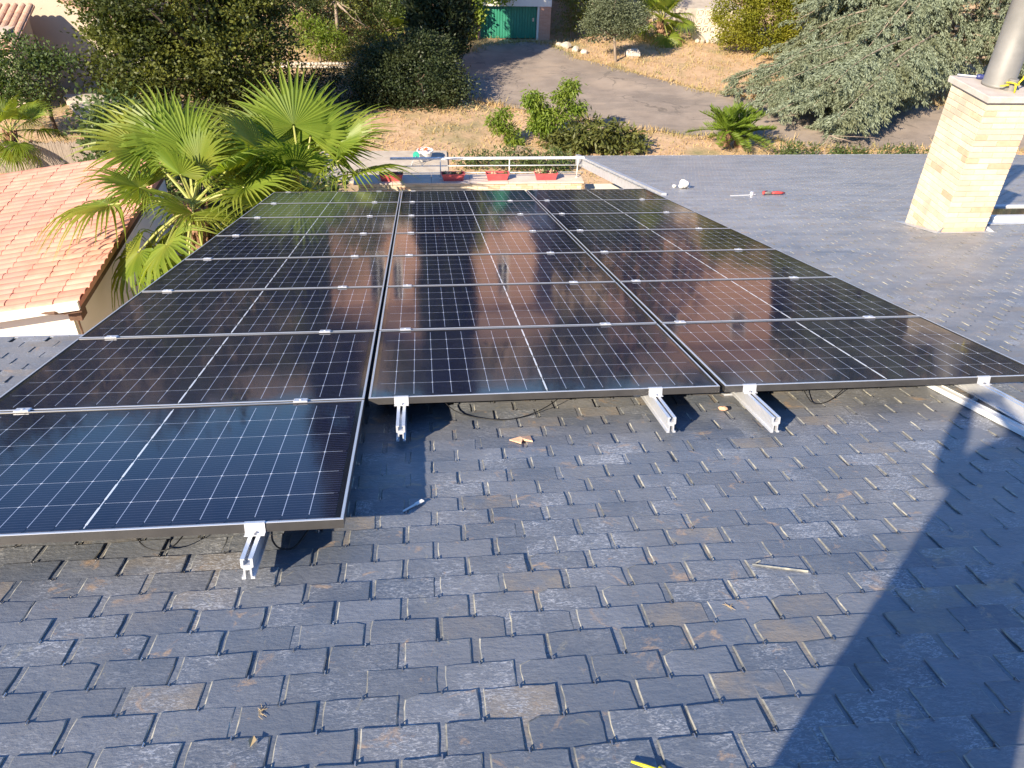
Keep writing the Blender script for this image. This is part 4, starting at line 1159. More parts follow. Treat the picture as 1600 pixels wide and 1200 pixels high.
stones([(16.5 + 0.28 * k, 41.5 + 0.1 * rs.random(), rs.uniform(0.16, 0.26)) for k in range(5)], lambda i: "pale stone at the foot of the pierced block wall, %s of five from the left" % ORD[i], "stones below the block wall")
stones([(9.35, 40.2, 0.30), (9.75, 39.6, 0.24), (10.1, 39.2, 0.2), (9.05, 40.5, 0.22)], lambda i: ["largest grey stone at the driveway bend by the garage", "grey stone just right of the largest at the driveway bend", "small grey stone farthest right at the driveway bend", "small grey stone nearest the garage pillar"][i], "stones edging the driveway bend")
stones([(12.35, 38.6, 0.42)], lambda i: "large upright stone slab behind the olive trunk", None)
stones([(20.4, 37.6, 0.24)], lambda i: "pale stone at the foot of the yellow green hedge", None)
stones([(3.75, 31.2, 0.16)], lambda i: "pale stone at the edge of the driveway below the cypress", None)
t = thing("stone_garden_wall", "low dry stone wall behind the fan palms", "wall", (-4.4, 36.2, G))
for k in range(26):
    for c in range(2):
        mb = MB(); mb.rock((0, 0, 0), (0.11, 0.09, 0.07), rs); mb.build("stone", M['stone'], t, (k * 0.155 + c * 0.07, rs.gauss(0, 0.03), 0.10 + c * 0.13), (0, 0, rs.uniform(-.3, .3)))
t = thing("stone_steps", "shaded stone steps beside the beige house", "steps", (-9.2, 29.0, G))
for k in range(6):
    b = MB(); b.bbox((-1.1, 0, 0), (1.1, 0.42, 0.12 + 0.04), 0.01); b.build("step", M['stone'], t, (-0.25 * k, 0.45 * k, 0.02 * k))

# patio things
t = thing("flower_pot", "white pot of orange flowers on the patio", "flower pot", (2.15, 25.0, G + 0.06))
b = MB(); b.lathe([(0.15, 0), (0.26, 0.30), (0.28, 0.31), (0.28, 0.36), (0.25, 0.36), (0.24, 0.30)], 20); b.build("pot", M['white'], t, smooth=False)
b = MB()
for k in range(40):
    a0, rr_ = rs.uniform(0, 6.28), rs.uniform(0, 0.22); b.rock((rr_ * math.cos(a0), rr_ * math.sin(a0), 0.36 + rs.uniform(0, 0.07)), (0.022, 0.022, 0.016), rs)
b.build("flowers", M['flower'], t)["kind"] = "stuff"
t = thing("hose_reel", "teal hose reel on the patio just left of the railing", "hose reel", (1.85, 24.6, G + 0.06))
b = MB()
b.lathe([(0.03, -0.06), (0.11, -0.055), (0.11, -0.045), (0.05, -0.04), (0.05, 0.04), (0.11, 0.045), (0.11, 0.055), (0.03, 0.06)], 18)
b.build("reel", M['teal'], t, (0, 0, 0.32), (R_(90), 0, 0))
b = MB(); b.tube([(-0.18, -0.08, 0), (0, -0.07, 0.32), (0.18, -0.08, 0)], 0.012, 6); b.tube([(-0.18, 0.08, 0), (0, 0.07, 0.32), (0.18, 0.08, 0)], 0.012, 6); b.build("stand", M['steel'], t)
# ------------------------------------------------------------------ foliage
def rand_dirs(n, g):
    d = g.normal(size=(n, 3)); return d / np.linalg.norm(d, axis=1, keepdims=True)
def leaves(P, D, L, W, g, fold=0.25):
    """rhombic leaves at P pointing along D"""
    n = len(P)
    L = np.broadcast_to(L, n) * g.uniform(0.7, 1.25, n); W = np.broadcast_to(W, n) * g.uniform(0.75, 1.2, n)
    s = np.cross(D, rand_dirs(n, g)); s /= np.linalg.norm(s, axis=1, keepdims=True) + 1e-9
    u = np.cross(s, D)
    V = np.empty((n, 4, 3))
    V[:, 0] = P; V[:, 2] = P + D * L[:, None] - u * (fold * L * 0.4)[:, None]
    m = P + D * (L * 0.48)[:, None] + u * (fold * L * 0.22)[:, None]
    V[:, 1] = m + s * (W / 2)[:, None]; V[:, 3] = m - s * (W / 2)[:, None]
    return V.reshape(-1, 3)
def quads(nv): return np.arange(nv).reshape(-1, 4)
def crown(blobs, nclump, per, cr, L, W, g, droop=0.0, up=0.25, shell=0.55, zmin=None, flat=0.62):
    """blobs: (cx,cy,cz,rx,ry,rz). leaves gathered in small clumps around the outside of the blobs"""
    B = np.array(blobs, float)
    wt = (B[:, 3] * B[:, 4] * B[:, 5]) ** 0.67; wt /= wt.sum()
    bi = g.choice(len(B), nclump, p=wt)
    d = rand_dirs(nclump, g); 
    rad = (shell + (1 - shell) * g.random(nclump) ** 0.6)[:, None]
    c = B[bi, :3] + d * B[bi, 3:] * rad
    if zmin is not None: c = c[c[:, 2] > zmin]; d = d[:len(c)] if False else None
    nc_ = len(c)
    per_i = np.maximum(3, g.poisson(per, nc_))
    ci = np.repeat(np.arange(nc_), per_i)
    sz = cr * g.uniform(0.55, 1.35, nc_)
    off_ = g.normal(size=(len(ci), 3)) * sz[ci][:, None] * np.array([1, 1, flat])
    P = c[ci] + off_
    cen = B[bi[:nc_], :3] if len(bi) == nc_ else np.repeat(B[:, :3].mean(0)[None], nc_, 0)
    D = off_ / (np.linalg.norm(off_, axis=1, keepdims=True) + 1e-6) * 0.9 + rand_dirs(len(ci), g) * 0.8 + np.array([0, 0, up - droop])
    D /= np.linalg.norm(D, axis=1, keepdims=True)
    return leaves(P, D, L, W, g), c
def limbs(mb, base, tops, r0, g, trunk_to=None):
    base = Vector(base)
    j = Vector(trunk_to) if trunk_to is not None else base + Vector((0, 0, 0.8))
    k1 = base.lerp(j, 0.5) + Vector((g.normal(0, r0 * 0.4), g.normal(0, r0 * 0.4), 0))
    mb.tube([base - Vector((0, 0, 0.2)), base + Vector((0, 0, 0.05)), k1, j], [r0 * 1.35, r0 * 1.15, r0 * 0.9, r0 * 0.75], 9)
    for tp in tops:
        tp = Vector(tp); m = j.lerp(tp, 0.5) + Vector((g.normal(0, 0.12), g.normal(0, 0.12), g.normal(0.05, 0.1)))
        mb.tube([j, m, tp], [r0 * 0.55, r0 * 0.34, r0 * 0.10], 6)
def plant(name, label, cat, base, blobs, nclump, per, cr, L, W, lm, seed, r0=0.12, bark='bark', trunk_to=None, droop=0.0, up=0.25, shell=0.55, group=None, zmin=None, nl=7, crown_name="crown", stem_name="trunk", flat=0.62):
    g = np.random.default_rng(seed)
    t = thing(name, label, cat, base, group=group)
    V, c = crown(blobs, nclump, per, cr, L, W, g, droop, up, shell, zmin, flat)
    V = V - np.array(base)
    o = link(crown_name, npmesh(crown_name, V, quads(len(V)), M[lm]), t)
    mb = MB()
    pick = c[g.choice(len(c), min(nl, len(c)), replace=False)]
    limbs(mb, (0, 0, 0), [tuple(p - np.array(base)) for p in pick], r0, g, None if trunk_to is None else tuple(np.array(trunk_to) - np.array(base)))
    mb.build(stem_name, M[bark], t, smooth=True)
    return t

plant("dense_tree", "big dark leafed tree with yellow green clumps at upper left", "tree", (-5.2, 28.2, G),
      [(-5.4, 28, -4.6, 2.9, 2.4, 2.5), (-3.9, 28.3, -5.6, 1.7, 1.6, 1.9), (-7.0, 27.6, -5.9, 1.8, 1.7, 1.6), (-5.0, 28.5, -1.2, 3.0, 2.6, 3.0), (-3.8, 28.6, -3.2, 1.7, 1.6, 2.2), (-5.8, 26.6, -6.6, 1.8, 1.2, 1.1), (-6.3, 27.0, -3.6, 1.8, 1.6, 1.8), (-3.3, 27.2, -7.0, 1.0, 0.9, 0.7), (-7.6, 27.4, -4.4, 1.1, 1.0, 1.0)],
      470, 150, 0.36, 0.135, 0.085, 'lf_dense', 101, r0=0.24, bark='bark_dark', trunk_to=(-5.0, 28.3, -6.4), shell=0.60, nl=24, flat=0.36)
plant("small_tree", "small dark leafy tree in front of the hut at far left", "tree", (-10.6, 27.6, G),
      [(-11.3, 27.2, -5.6, 1.2, 1.0, 0.7), (-9.9, 27.0, -5.6, 0.6, 0.6, 0.45), (-12.3, 27.0, -6.4, 1.0, 1.0, 0.6), (-10.7, 26.8, -6.5, 0.7, 0.6, 0.5), (-11.6, 26.9, -6.9, 0.6, 0.5, 0.4)], 190, 46, 0.22, 0.12, 0.075, 'lf_shrub', 102, r0=0.07, bark='bark_dark', trunk_to=(-10.5, 27.4, -6.9))
plant("cypress", "tall dark cypress column beside the driveway", "tree", (3.0, 36.0, G),
      [(3.0, 36.0, -5.6, 1.3, 1.2, 2.5), (3.0, 36.0, -1.8, 1.2, 1.2, 3.2), (3.05, 36.0, 2.2, 1.05, 1.05, 3.2), (3.0, 36.0, 5.6, 0.7, 0.7, 2.8)],
      2300, 26, 0.15, 0.24, 0.085, 'lf_cypress', 103, r0=0.2, bark='bark_dark', trunk_to=(3.0, 36, -6.8), up=0.9, shell=0.75)
plant("evergreen_shrub", "large dark rounded evergreen shrub below the cypress", "shrub", (1.9, 31.3, G),
      [(1.9, 31.3, -7.4, 1.7, 1.2, 1.2), (0.7, 31.4, -7.3, 1.2, 1.0, 1.2), (3.0, 31.8, -7.5, 0.9, 0.8, 0.95), (0.4, 31.0, -7.7, 0.9, 0.7, 0.8), (1.1, 31.6, -6.7, 0.6, 0.6, 0.5), (2.0, 32.0, -6.45, 0.85, 0.7, 0.65), (2.9, 32.4, -6.6, 0.6, 0.6, 0.6), (-0.2, 30.7, -7.9, 0.5, 0.4, 0.4), (3.3, 30.9, -7.7, 0.7, 0.6, 0.7)],
      330, 100, 0.27, 0.11, 0.06, 'lf_dark', 104, r0=0.12, bark='bark_dark', shell=0.6, flat=0.5)
plant("tall_conifer", "tall dark conifer rising out of frame behind the big tree", "tree", (-3.4, 45.0, G),
      [(-3.4, 45, -4.5, 1.7, 1.5, 3.0), (-3.4, 45, 0.0, 1.6, 1.4, 3.4), (-3.3, 45, 4.6, 1.25, 1.2, 3.4), (-3.3, 45, 8.6, 0.8, 0.8, 3.0)],
      900, 34, 0.26, 0.30, 0.12, 'lf_cypress', 127, r0=0.25, bark='bark_dark', trunk_to=(-3.4, 45, -6.5), up=0.5, shell=0.7)
plant("feathery_shrub", "bright yellow green feathery shrub left of the pale trunk", "shrub", (-2.4, 37.4, G),
      [(-2.5, 37.3, -7.2, 1.0, 0.8, 0.75), (-1.7, 37.4, -7.6, 0.8, 0.7, 0.6), (-3.0, 37.4, -6.7, 0.6, 0.5, 0.45)], 130, 24, 0.16, 0.17, 0.05, 'lf_bright', 105, r0=0.05, shell=0.4)
t = plant("slender_tree", "slender pale trunked tree with thin branches behind the palms", "tree", (-1.65, 38.3, G),
      [(-1.2, 38.3, -6.0, 0.9, 0.8, 0.7), (0.1, 38.6, -6.9, 1.1, 0.8, 0.9), (-2.4, 38.4, -5.6, 1.0, 0.8, 0.6), (-1.6, 38.4, -4.0, 1.6, 1.4, 1.3)], 190, 11, 0.22, 0.14, 0.06, 'lf_dense', 106, r0=0.085, trunk_to=(-1.6, 38.3, -5.9), shell=0.3, nl=9)
plant("mixed_shrub", "loose green shrub between the pale trunk and the cypress", "shrub", (0.6, 40.0, G),
      [(0.5, 40, -7.4, 1.3, 0.9, 0.9), (1.8, 40.2, -7.2, 1.0, 0.9, 1.1), (0.9, 40.5, -6.5, 0.9, 0.8, 0.6)], 190, 18, 0.2, 0.15, 0.07, 'lf_shrub', 107, r0=0.05)
plant("dry_bush", "straw coloured dry bush in front of the low stone wall", "bush", (-0.6, 34.2, G),
      [(-0.6, 34.2, -7.9, 0.9, 0.6, 0.55), (0.2, 34.9, -7.7, 0.8, 0.6, 0.6), (-1.9, 34.0, -8.0, 0.9, 0.6, 0.4)], 120, 22, 0.13, 0.16, 0.035, 'lf_dry', 108, r0=0.03, shell=0.3)
plant("ivy", "yellow green ivy climbing over the left side of the garage", "ivy", (4.75, 41.5, G),
      [(4.7, 41.55, -7.3, 0.55, 0.25, 1.0), (4.6, 41.6, -6.4, 0.8, 0.3, 0.6), (5.9, 41.6, -6.25, 1.0, 0.22, 0.30), (4.4, 41.7, -5.4, 0.9, 0.4, 0.9)], 170, 22, 0.13, 0.15, 0.11, 'lf_bright', 109, r0=0.04, shell=0.5, stem_name="stem", crown_name="foliage")
plant("bamboo_clump", "tall yellowish bamboo clump right of the garage pillar", "bamboo", (9.9, 42.3, G),
      [(9.7, 42.2, -6.9, 0.55, 0.5, 1.2), (10.3, 42.6, -6.2, 0.7, 0.6, 1.9), (10.0, 42.6, -4.2, 0.8, 0.7, 1.8)], 210, 24, 0.16, 0.20, 0.035, 'lf_bamboo', 110, r0=0.04, droop=0.7, stem_name="canes", crown_name="foliage")
plant("dark_bush", "dark green bush behind the olive tree", "bush", (11.6, 41.6, G),
      [(11.3, 41.6, -7.3, 1.0, 0.8, 1.1), (12.6, 41.8, -6.8, 1.1, 0.8, 1.5), (11.8, 42.4, -4.6, 1.6, 1.2, 1.8)], 230, 20, 0.2, 0.15, 0.08, 'lf_dark', 111, r0=0.06)
plant("olive_tree", "silvery olive tree on the dry grass island", "olive tree", (11.35, 37.7, G),
      [(10.4, 37.6, -6.5, 0.75, 0.6, 0.6), (11.6, 37.6, -6.6, 0.85, 0.7, 0.55), (11.0, 37.8, -5.8, 0.95, 0.8, 0.65), (12.1, 37.7, -6.3, 0.6, 0.6, 0.5)],
      480, 28, 0.13, 0.13, 0.042, 'lf_olive', 112, r0=0.075, trunk_to=(11.15, 37.7, -7.1), shell=0.35, nl=9)
plant("clipped_hedge", "tall yellow green clipped hedge at upper right", "hedge", (19.5, 39.6, G),
      [(17.6, 39.4, -6.2, 1.0, 0.9, 1.9), (19.2, 39.4, -6.4, 1.4, 1.0, 1.9), (21.0, 39.6, -6.2, 1.4, 1.0, 2.0), (19.6, 39.8, -4.6, 2.8, 1.1, 1.3), (22.6, 39.8, -5.6, 1.2, 1.0, 2.2)],
      760, 90, 0.23, 0.105, 0.068, 'lf_hedge', 113, r0=0.1, shell=0.78, bark='bark_dark')
plant("peach_tree", "bright young peach tree with two leaning leaders beyond the railing", "tree", (6.6, 26.6, G),
      [(6.05, 26.8, -6.75, 0.30, 0.25, 0.35), (6.25, 26.8, -7.15, 0.28, 0.25, 0.3), (7.3, 26.8, -6.3, 0.24, 0.22, 0.35), (7.05, 26.8, -6.75, 0.28, 0.25, 0.35), (6.7, 26.7, -7.3, 0.55, 0.35, 0.32), (7.5, 26.8, -7.05, 0.42, 0.3, 0.25), (6.35, 26.7, -7.65, 0.5, 0.35, 0.28)],
      210, 24, 0.10, 0.17, 0.05, 'lf_bright', 114, r0=0.035, trunk_to=(6.6, 26.6, -7.7), droop=0.9, shell=0.2, nl=9)
plant("young_tree", "small bright leafy sapling left of the peach tree", "tree", (5.35, 26.6, G),
      [(4.95, 26.7, -7.2, 0.30, 0.22, 0.16), (4.72, 26.7, -7.55, 0.30, 0.25, 0.30), (5.15, 26.7, -7.75, 0.30, 0.25, 0.25), (5.35, 26.6, -8.15, 0.28, 0.25, 0.25)],
      75, 20, 0.09, 0.16, 0.045, 'lf_bright', 115, r0=0.025, trunk_to=(5.25, 26.6, -7.9), droop=0.8, shell=0.2)
plant("medlar_shrub", "spreading large leafed shrub at the corner of the slate eave", "shrub", (8.2, 26.1, G),
      [(8.1, 26.1, -7.8, 1.2, 0.8, 0.55), (7.2, 26.0, -8.0, 0.8, 0.7, 0.4), (9.2, 26.0, -7.95, 0.8, 0.7, 0.45)], 150, 16, 0.14, 0.26, 0.085, 'lf_medlar', 116, r0=0.05, droop=0.45, shell=0.5)
plant("low_bush", "low green bush behind the middle of the railing", "bush", (5.2, 24.3, G),
      [(5.0, 24.3, -8.0, 0.9, 0.5, 0.35), (3.9, 24.5, -8.05, 0.7, 0.4, 0.3), (6.3, 24.2, -8.0, 0.8, 0.5, 0.35)], 110, 16, 0.12, 0.16, 0.05, 'lf_shrub', 117, r0=0.02, shell=0.3)
plant("leafy_shrub", "leafy green shrub filling the gap behind the left fan palm", "shrub", (-5.6, 20.2, G),
      [(-5.6, 20.2, -6.4, 1.3, 1.2, 1.5), (-4.3, 20.0, -6.6, 1.2, 1.1, 1.4), (-6.3, 20.8, -5.6, 0.8, 0.9, 0.9)], 330, 22, 0.17, 0.15, 0.085, 'lf_shrub', 118, r0=0.06)
plant("glossy_shrub", "green shrub behind and between the two fan palms", "shrub", (-1.9, 17.4, G),
      [(-1.8, 17.4, -6.5, 1.1, 0.9, 1.5), (-0.6, 17.3, -6.9, 1.1, 0.9, 1.3), (-3.0, 17.6, -6.6, 0.9, 0.9, 1.4)], 340, 20, 0.15, 0.15, 0.085, 'lf_shrub', 119, r0=0.06)
plant("border_bush", "low dark bush along the foot of the slate eave at right", "bush", (16.4, 25.2, G),
      [(15.4, 25.2, -8.1, 0.9, 0.4, 0.3), (17.2, 25.0, -8.1, 1.0, 0.4, 0.3), (19.2, 25.0, -8.1, 1.0, 0.4, 0.28)], 100, 18, 0.1, 0.13, 0.05, 'lf_shrub', 120, r0=0.02, shell=0.3)
plant("grey_shrub", "grey green shrub in the shade left of the dark evergreen", "shrub", (-0.6, 30.6, G),
      [(-0.9, 30.4, -8.0, 1.0, 0.6, 0.4)], 50, 16, 0.12, 0.12, 0.04, 'lf_dark', 121, r0=0.02, shell=0.3)

plant("back_shrub", "dark green shrub mass under the pale trunked tree", "shrub", (-2.6, 40.4, G),
      [(-3.6, 40.4, -7.1, 1.4, 0.9, 1.2), (-1.9, 40.6, -6.6, 1.2, 0.9, 1.6), (-4.6, 40.8, -5.6, 1.5, 1.1, 1.7)], 330, 34, 0.2, 0.12, 0.07, 'lf_dark', 122, r0=0.05)
plant("back_shrub", "pale green shrub in front of the brick pillar", "shrub", (0.2, 42.6, G),
      [(-0.6, 42.4, -6.9, 1.0, 0.8, 0.9), (0.9, 42.6, -7.3, 0.9, 0.8, 0.8), (-1.2, 42.8, -5.6, 0.9, 0.8, 1.0)], 220, 30, 0.18, 0.12, 0.06, 'lf_shrub', 123, r0=0.05)
plant("fruit_bush", "sunlit yellowish bush just left of the dark evergreen", "bush", (-0.1, 36.6, G),
      [(0.2, 36.7, -7.5, 0.9, 0.7, 0.6), (-0.7, 36.5, -7.7, 0.7, 0.6, 0.45)], 120, 26, 0.16, 0.13, 0.055, 'lf_medlar', 124, r0=0.03)
plant("shade_shrub", "dark low shrub in the shade under the big tree", "shrub", (-3.4, 31.6, G),
      [(-3.4, 31.6, -7.8, 1.2, 0.8, 0.6), (-5.0, 31.0, -7.7, 1.3, 0.9, 0.7), (-1.9, 32.6, -7.9, 0.9, 0.7, 0.45)], 230, 26, 0.18, 0.12, 0.06, 'lf_dark', 125, r0=0.03)
plant("rose_bush", "reddish brown leafed bush between the two fan palms", "bush", (-2.6, 24.2, G),
      [(-2.6, 24.2, -7.7, 0.9, 0.6, 0.6), (-3.6, 24.6, -7.8, 0.7, 0.5, 0.45)], 90, 22, 0.15, 0.12, 0.06, 'lf_red', 126, r0=0.03)

# cedar: drooping layered boughs
def cedar():
    g = np.random.default_rng(140)
    base = np.array([25.2, 33.6, G])
    t = thing("cedar", "large blue green cedar with drooping boughs at right", "cedar", tuple(base))
    mb = MB()
    tr_pts = [(0, 0, -0.3), (0.0, 0, 0.1), (-0.15, 0, 1.2), (-0.4, 0.05, 2.6), (-0.6, 0.0, 4.6), (-0.5, 0, 8.5), (-0.3, 0, 13.5)]
    mb.tube(tr_pts, [0.60, 0.50, 0.44, 0.40, 0.36, 0.26, 0.06], 14)
    mb.tube([(0.0, 0.0, 0.5), (0.9, 0.3, 2.0), (1.4, 0.3, 4.0), (1.6, 0.3, 7.5)], [0.2, 0.17, 0.14, 0.05], 9)
    mb.build("trunk", M['bark'], t, smooth=True)
    boughs = []
    # (azimuth deg, start height, length, end droop)
    for k in range(40):
        az = g.uniform(140, 212); z = g.uniform(1.2, 4.6); Ln = g.uniform(5.0, 7.0 + 3.2 * max(0.0, (2.6 - z) / 1.4)) * (0.72 + 0.28 * abs(math.cos(math.radians(az - 188)))); boughs.append((az, z, Ln, g.uniform(0.8, 2.6)))
    for k in range(9):
        boughs.append((g.uniform(200, 236), g.uniform(0.8, 1.4), g.uniform(4.5, 8.5), g.uniform(0.3, 1.0)))
    for k in range(13):
        boughs.append((g.uniform(208, 231), g.uniform(1.3, 2.6), g.uniform(8.6, 11.0), g.uniform(0.7, 1.7)))
    for k in range(15):
        boughs.append((g.uniform(188, 222), g.uniform(0.9, 2.3), g.uniform(6.8, 10.4), g.uniform(0.6, 1.6)))
    for k in range(12):
        boughs.append((g.uniform(282, 330), g.uniform(1.4, 4.6), g.uniform(3.5, 6.5), g.uniform(0.8, 1.8)))
    for k in range(11):
        az = g.uniform(-75, 120); boughs.append((az, g.uniform(1.2, 5), g.uniform(3.5, 7), g.uniform(0.2, 2.2)))
    for k in range(34):
        az = g.uniform(0, 360); z = g.uniform(5.2, 13); boughs.append((az, z, 6.8 * (1 - (z - 4.4) / 10.5) + 0.8, g.uniform(0.2, 1.0)))
    Ps, Ds = [], []
    bb = MB()
    for (az, z, Ln, dr_) in boughs:
        a = math.radians(az); d = np.array([math.cos(a), math.sin(a), 0.0]); s = np.array([-d[1], d[0], 0.0])
        x0 = np.array([-0.35, 0, 0])
        tt = np.linspace(0, 1, 9)
        pts = [x0 + d * Ln * q + np.array([0, 0, z + 0.55 * math.sin(q * 2.4) - dr_ * q ** 2.2]) + s * 0.35 * math.sin(q * 5 + az) * q for q in tt]
        pts = [np.array([p[0], p[1], max(p[2], 0.25)]) for p in pts]
        br_ = g.uniform(0.03, 0.075)
        bb.tube(pts, [br_ * (1 - q) + 0.010 for q in tt], 6)
        nb = int(Ln * 8.0)
        for j in range(nb):
            q = g.uniform(0.06, 1.0) ** 0.85
            i = min(int(q * 8), 7); f = q * 8 - i
            p = pts[i] * (1 - f) + pts[i + 1] * f
            sd = g.choice([-1, 1]); ln = g.uniform(0.5, 1.5) * (1.15 - 0.6 * q)
            dd = s * sd * g.uniform(0.55, 1.0) + d * g.uniform(0.2, 0.8); dd /= np.linalg.norm(dd)
            m_ = int((26 + int(ln * 40)) * (1.5 if z < 5 else 0.7))
            u = g.random(m_)
            sag = -g.uniform(0.25, 0.85) * ln * u ** 1.7
            pp = p + dd * (u * ln)[:, None] + np.c_[np.zeros(m_), np.zeros(m_), sag] + g.normal(0, 0.05, (m_, 3)) * np.array([1, 1, 0.6])
            dirs = dd * 0.7 + rand_dirs(m_, g) * 0.75 + np.c_[np.zeros(m_), np.zeros(m_), -0.25 - 0.9 * u]
            Ps.append(pp); Ds.append(dirs)
    bb.build("boughs", M['bark'], t, smooth=True)["kind"] = "stuff"
    P = np.concatenate(Ps); D = np.concatenate(Ds); D /= np.linalg.norm(D, axis=1, keepdims=True)
    P[:, 2] = np.maximum(P[:, 2], 0.08)
    V = leaves(P, D, 0.135, 0.040, g, 0.25)
    link("crown", npmesh("crown", V, quads(len(V)), M['lf_cedar']), t)
cedar()

# cycad
def cycad(base, label, seed):
    g = np.random.default_rng(seed)
    t = thing("cycad", label, "cycad", base)
    b = MB(); b.lathe([(0.16, -0.05), (0.2, 0.2), (0.17, 0.42), (0.05, 0.5)], 12); b.build("trunk", M['palm_trunk'], t)
    for k in range(34):
        az = k * 2.399 + g.normal(0, 0.1); el = math.radians(g.uniform(5, 80)); Ln = g.uniform(1.0, 1.4)
        Ps, Ds = [], []
        mb = MB()
        d = np.array([math.cos(az) * math.cos(el), math.sin(az) * math.cos(el), math.sin(el)]); s = np.array([-math.sin(az), math.cos(az), 0])
        spine = [np.array([0, 0, 0.45]) + d * Ln * q + np.array([0, 0, -0.38 * q * q]) for q in np.linspace(0, 1, 7)]
        mb.tube(spine, [0.010, .009, .008, .007, .006, .005, .003], 4, mi=0)
        for q in np.linspace(0.15, 1, 26):
            i = min(int(q * 6), 5); f = q * 6 - i; p = spine[i] * (1 - f) + spine[i + 1] * f
            for sd in (-1, 1):
                Ps.append(p); Ds.append(s * sd * 0.85 + d * 0.6 + np.array([0, 0, 0.25]))
        P = np.array(Ps); D = np.array(Ds); D /= np.linalg.norm(D, axis=1, keepdims=True)
        V = leaves(P, D, 0.24, 0.034, g, 0.1)
        mb.add(V, quads(len(V)).tolist(), 0)
        mb.build("frond", M['lf_cycas'], t)
cycad((12.9, 25.9, G + 0.25), "stout bright green cycad at the slate eave", 150)
cycad((13.6, 26.3, G - 0.05), "smaller cycad crown just right of the stout cycad", 151)

# fan palms
def fan_frond(seed, petiole, rad, droop, cup):
    """fan leaf: stalk along +Y from the origin, pleated blade at its end, splitting into free drooping tips"""
    r = random.Random(seed)
    mb = MB()
    st = [(0, petiole * q, -droop * 0.25 * petiole * q * q) for q in (0, .33, .66, 1)]
    mb.tube(st, [0.030, 0.022, 0.017, 0.013], 6, mi=1)
    hx = Vector(st[-1])
    tang = (Vector(st[-1]) - Vector(st[-2])).normalized()
    nrm = Vector((0, -tang.z, tang.y))
    ns = 36
    for k in range(ns):
        a = R_(-128 + 256 * (k + 0.5) / ns)
        da = R_(256 / ns)
        Ls = rad * (1.0 - 0.18 * abs(a) / R_(128)) * r.uniform(0.9, 1.06)
        rows = []
        tw = r.gauss(0, 0.10); dp = r.uniform(0.6, 1.5)
        for q in (0.03, 0.30, 0.52, 0.70, 0.86, 1.0):
            rr_ = Ls * q
            wd = math.tan(da / 2) * rr_ if q <= 0.52 else math.tan(da / 2) * Ls * 0.52 * (1 - (q - 0.52) / 0.50) + 0.001
            fall = droop * rad * (max(0, q - 0.35) ** 2) * 0.9 * dp + (0.9 * rad * max(0, q - 0.62) ** 2 * dp)
            cupz = cup * rr_ * (abs(a) / R_(128)) ** 1.5
            aa = a + tw * max(0, q - 0.5)
            d = Vector((math.sin(aa), 0, 0)) + tang * math.cos(aa)
            p = hx + d * rr_ + nrm * cupz + Vector((0, 0, -fall))
            s = Vector((math.cos(aa), 0, 0)) - tang * math.sin(aa)
            pl = wd * 0.55
            rows.append((p - s * wd + nrm * pl, p - nrm * pl * 0.2, p + s * wd + nrm * pl))
        o = len(mb.v)
        for rw in rows: mb.v += [tuple(x) for x in rw]
        for q in range(len(rows) - 1):
            for c in range(2):
                i = o + q * 3 + c
                mb.f.append((i, i + 1, i + 4, i + 3)); mb.mi.append(0)
    return mb.mesh("frond", [M['lf_palm'], M['lf_palm_stem']])
FR = [fan_frond(300 + k, *p) for k, p in enumerate([(0.85, 0.86, 0.25, 0.15), (0.95, 0.92, 0.4, 0.25), (0.75, 0.80, 0.2, 0.35), (1.0, 0.90, 0.7, 0.1), (0.9, 0.82, 0.9, -0.1), (0.6, 0.72, 0.1, 0.4)])]
def fan_palm(base, top, fronds, label, seed, r0=0.17, scale=1.0):
    r = random.Random(seed)
    base = Vector(base); top = Vector(top)
    t = thing("fan_palm", label, "palm tree", base, group="fan palms")
    mb = MB()
    loc = top - base
    n = 14
    mb.tube([loc * (i / n) + Vector((0.03 * math.sin(i), 0.03 * math.cos(i * 1.3), 0)) for i in range(n + 1)], [r0 * (1.15 - 0.2 * i / n) for i in range(n + 1)], 12)
    for i in range(110):                                    # old leaf bases
        q = r.uniform(0.55, 1.0); a = i * 2.4; p = loc * q
        o_ = Vector((math.cos(a), math.sin(a), 0))
        mb.tube([p + o_ * r0 * 0.85, p + o_ * (r0 * 1.35) + Vector((0, 0, 0.09)), p + o_ * (r0 * 1.5) + Vector((0, 0, 0.17 + r.uniform(0, .06)))], [0.035, 0.026, 0.010], 5)
    mb.build("trunk", M['palm_trunk'], t, smooth=True)
    for (az, el, var, roll, s) in fronds:
        o = link("frond", FR[var], t)
        m_ = Matrix.Translation(loc + Vector((0, 0, 0.05))) @ Matrix.Rotation(R_(az - 90), 4, 'Z') @ Matrix.Rotation(R_(el), 4, 'X') @ Matrix.Rotation(R_(roll), 4, 'Y') @ Matrix.Scale(s * scale, 4)
        o.matrix_local = m_
def ring_fronds(seed, n, el_lo, el_hi, extra=()):
    r = random.Random(seed); out = list(extra)
    for k in range(n):
        q = k / n
        el = el_lo + (el_hi - el_lo) * q + r.gauss(0, 6)
        var = 5 if el > 62 else r.choice([0, 1, 2]) if el > 10 else r.choice([3, 4])
        out.append((k * 137.5 + r.gauss(0, 10), el, var, r.gauss(0, 14), r.uniform(0.88, 1.12)))
    return out
fan_palm((-2.12, 12.2, G), (-2.05, 12.15, -4.2), ring_fronds(1, 17, -45, 78, [(182, 12, 3, 10, 1.15), (205, -22, 3, 0, 1.05), (255, -48, 4, 0, 1.05), (282, -58, 4, 8, 1.0), (120, 55, 1, 0, 1.1), (95, 62, 2, 0, 1.1), (150, 48, 1, -10, 1.1), (350, 25, 0, 0, 1.05), (20, 10, 1, 0, 1.0)]), "fan palm with drooping lower fronds between the tiled roof and the panels", 5, 0.17, 1.2)
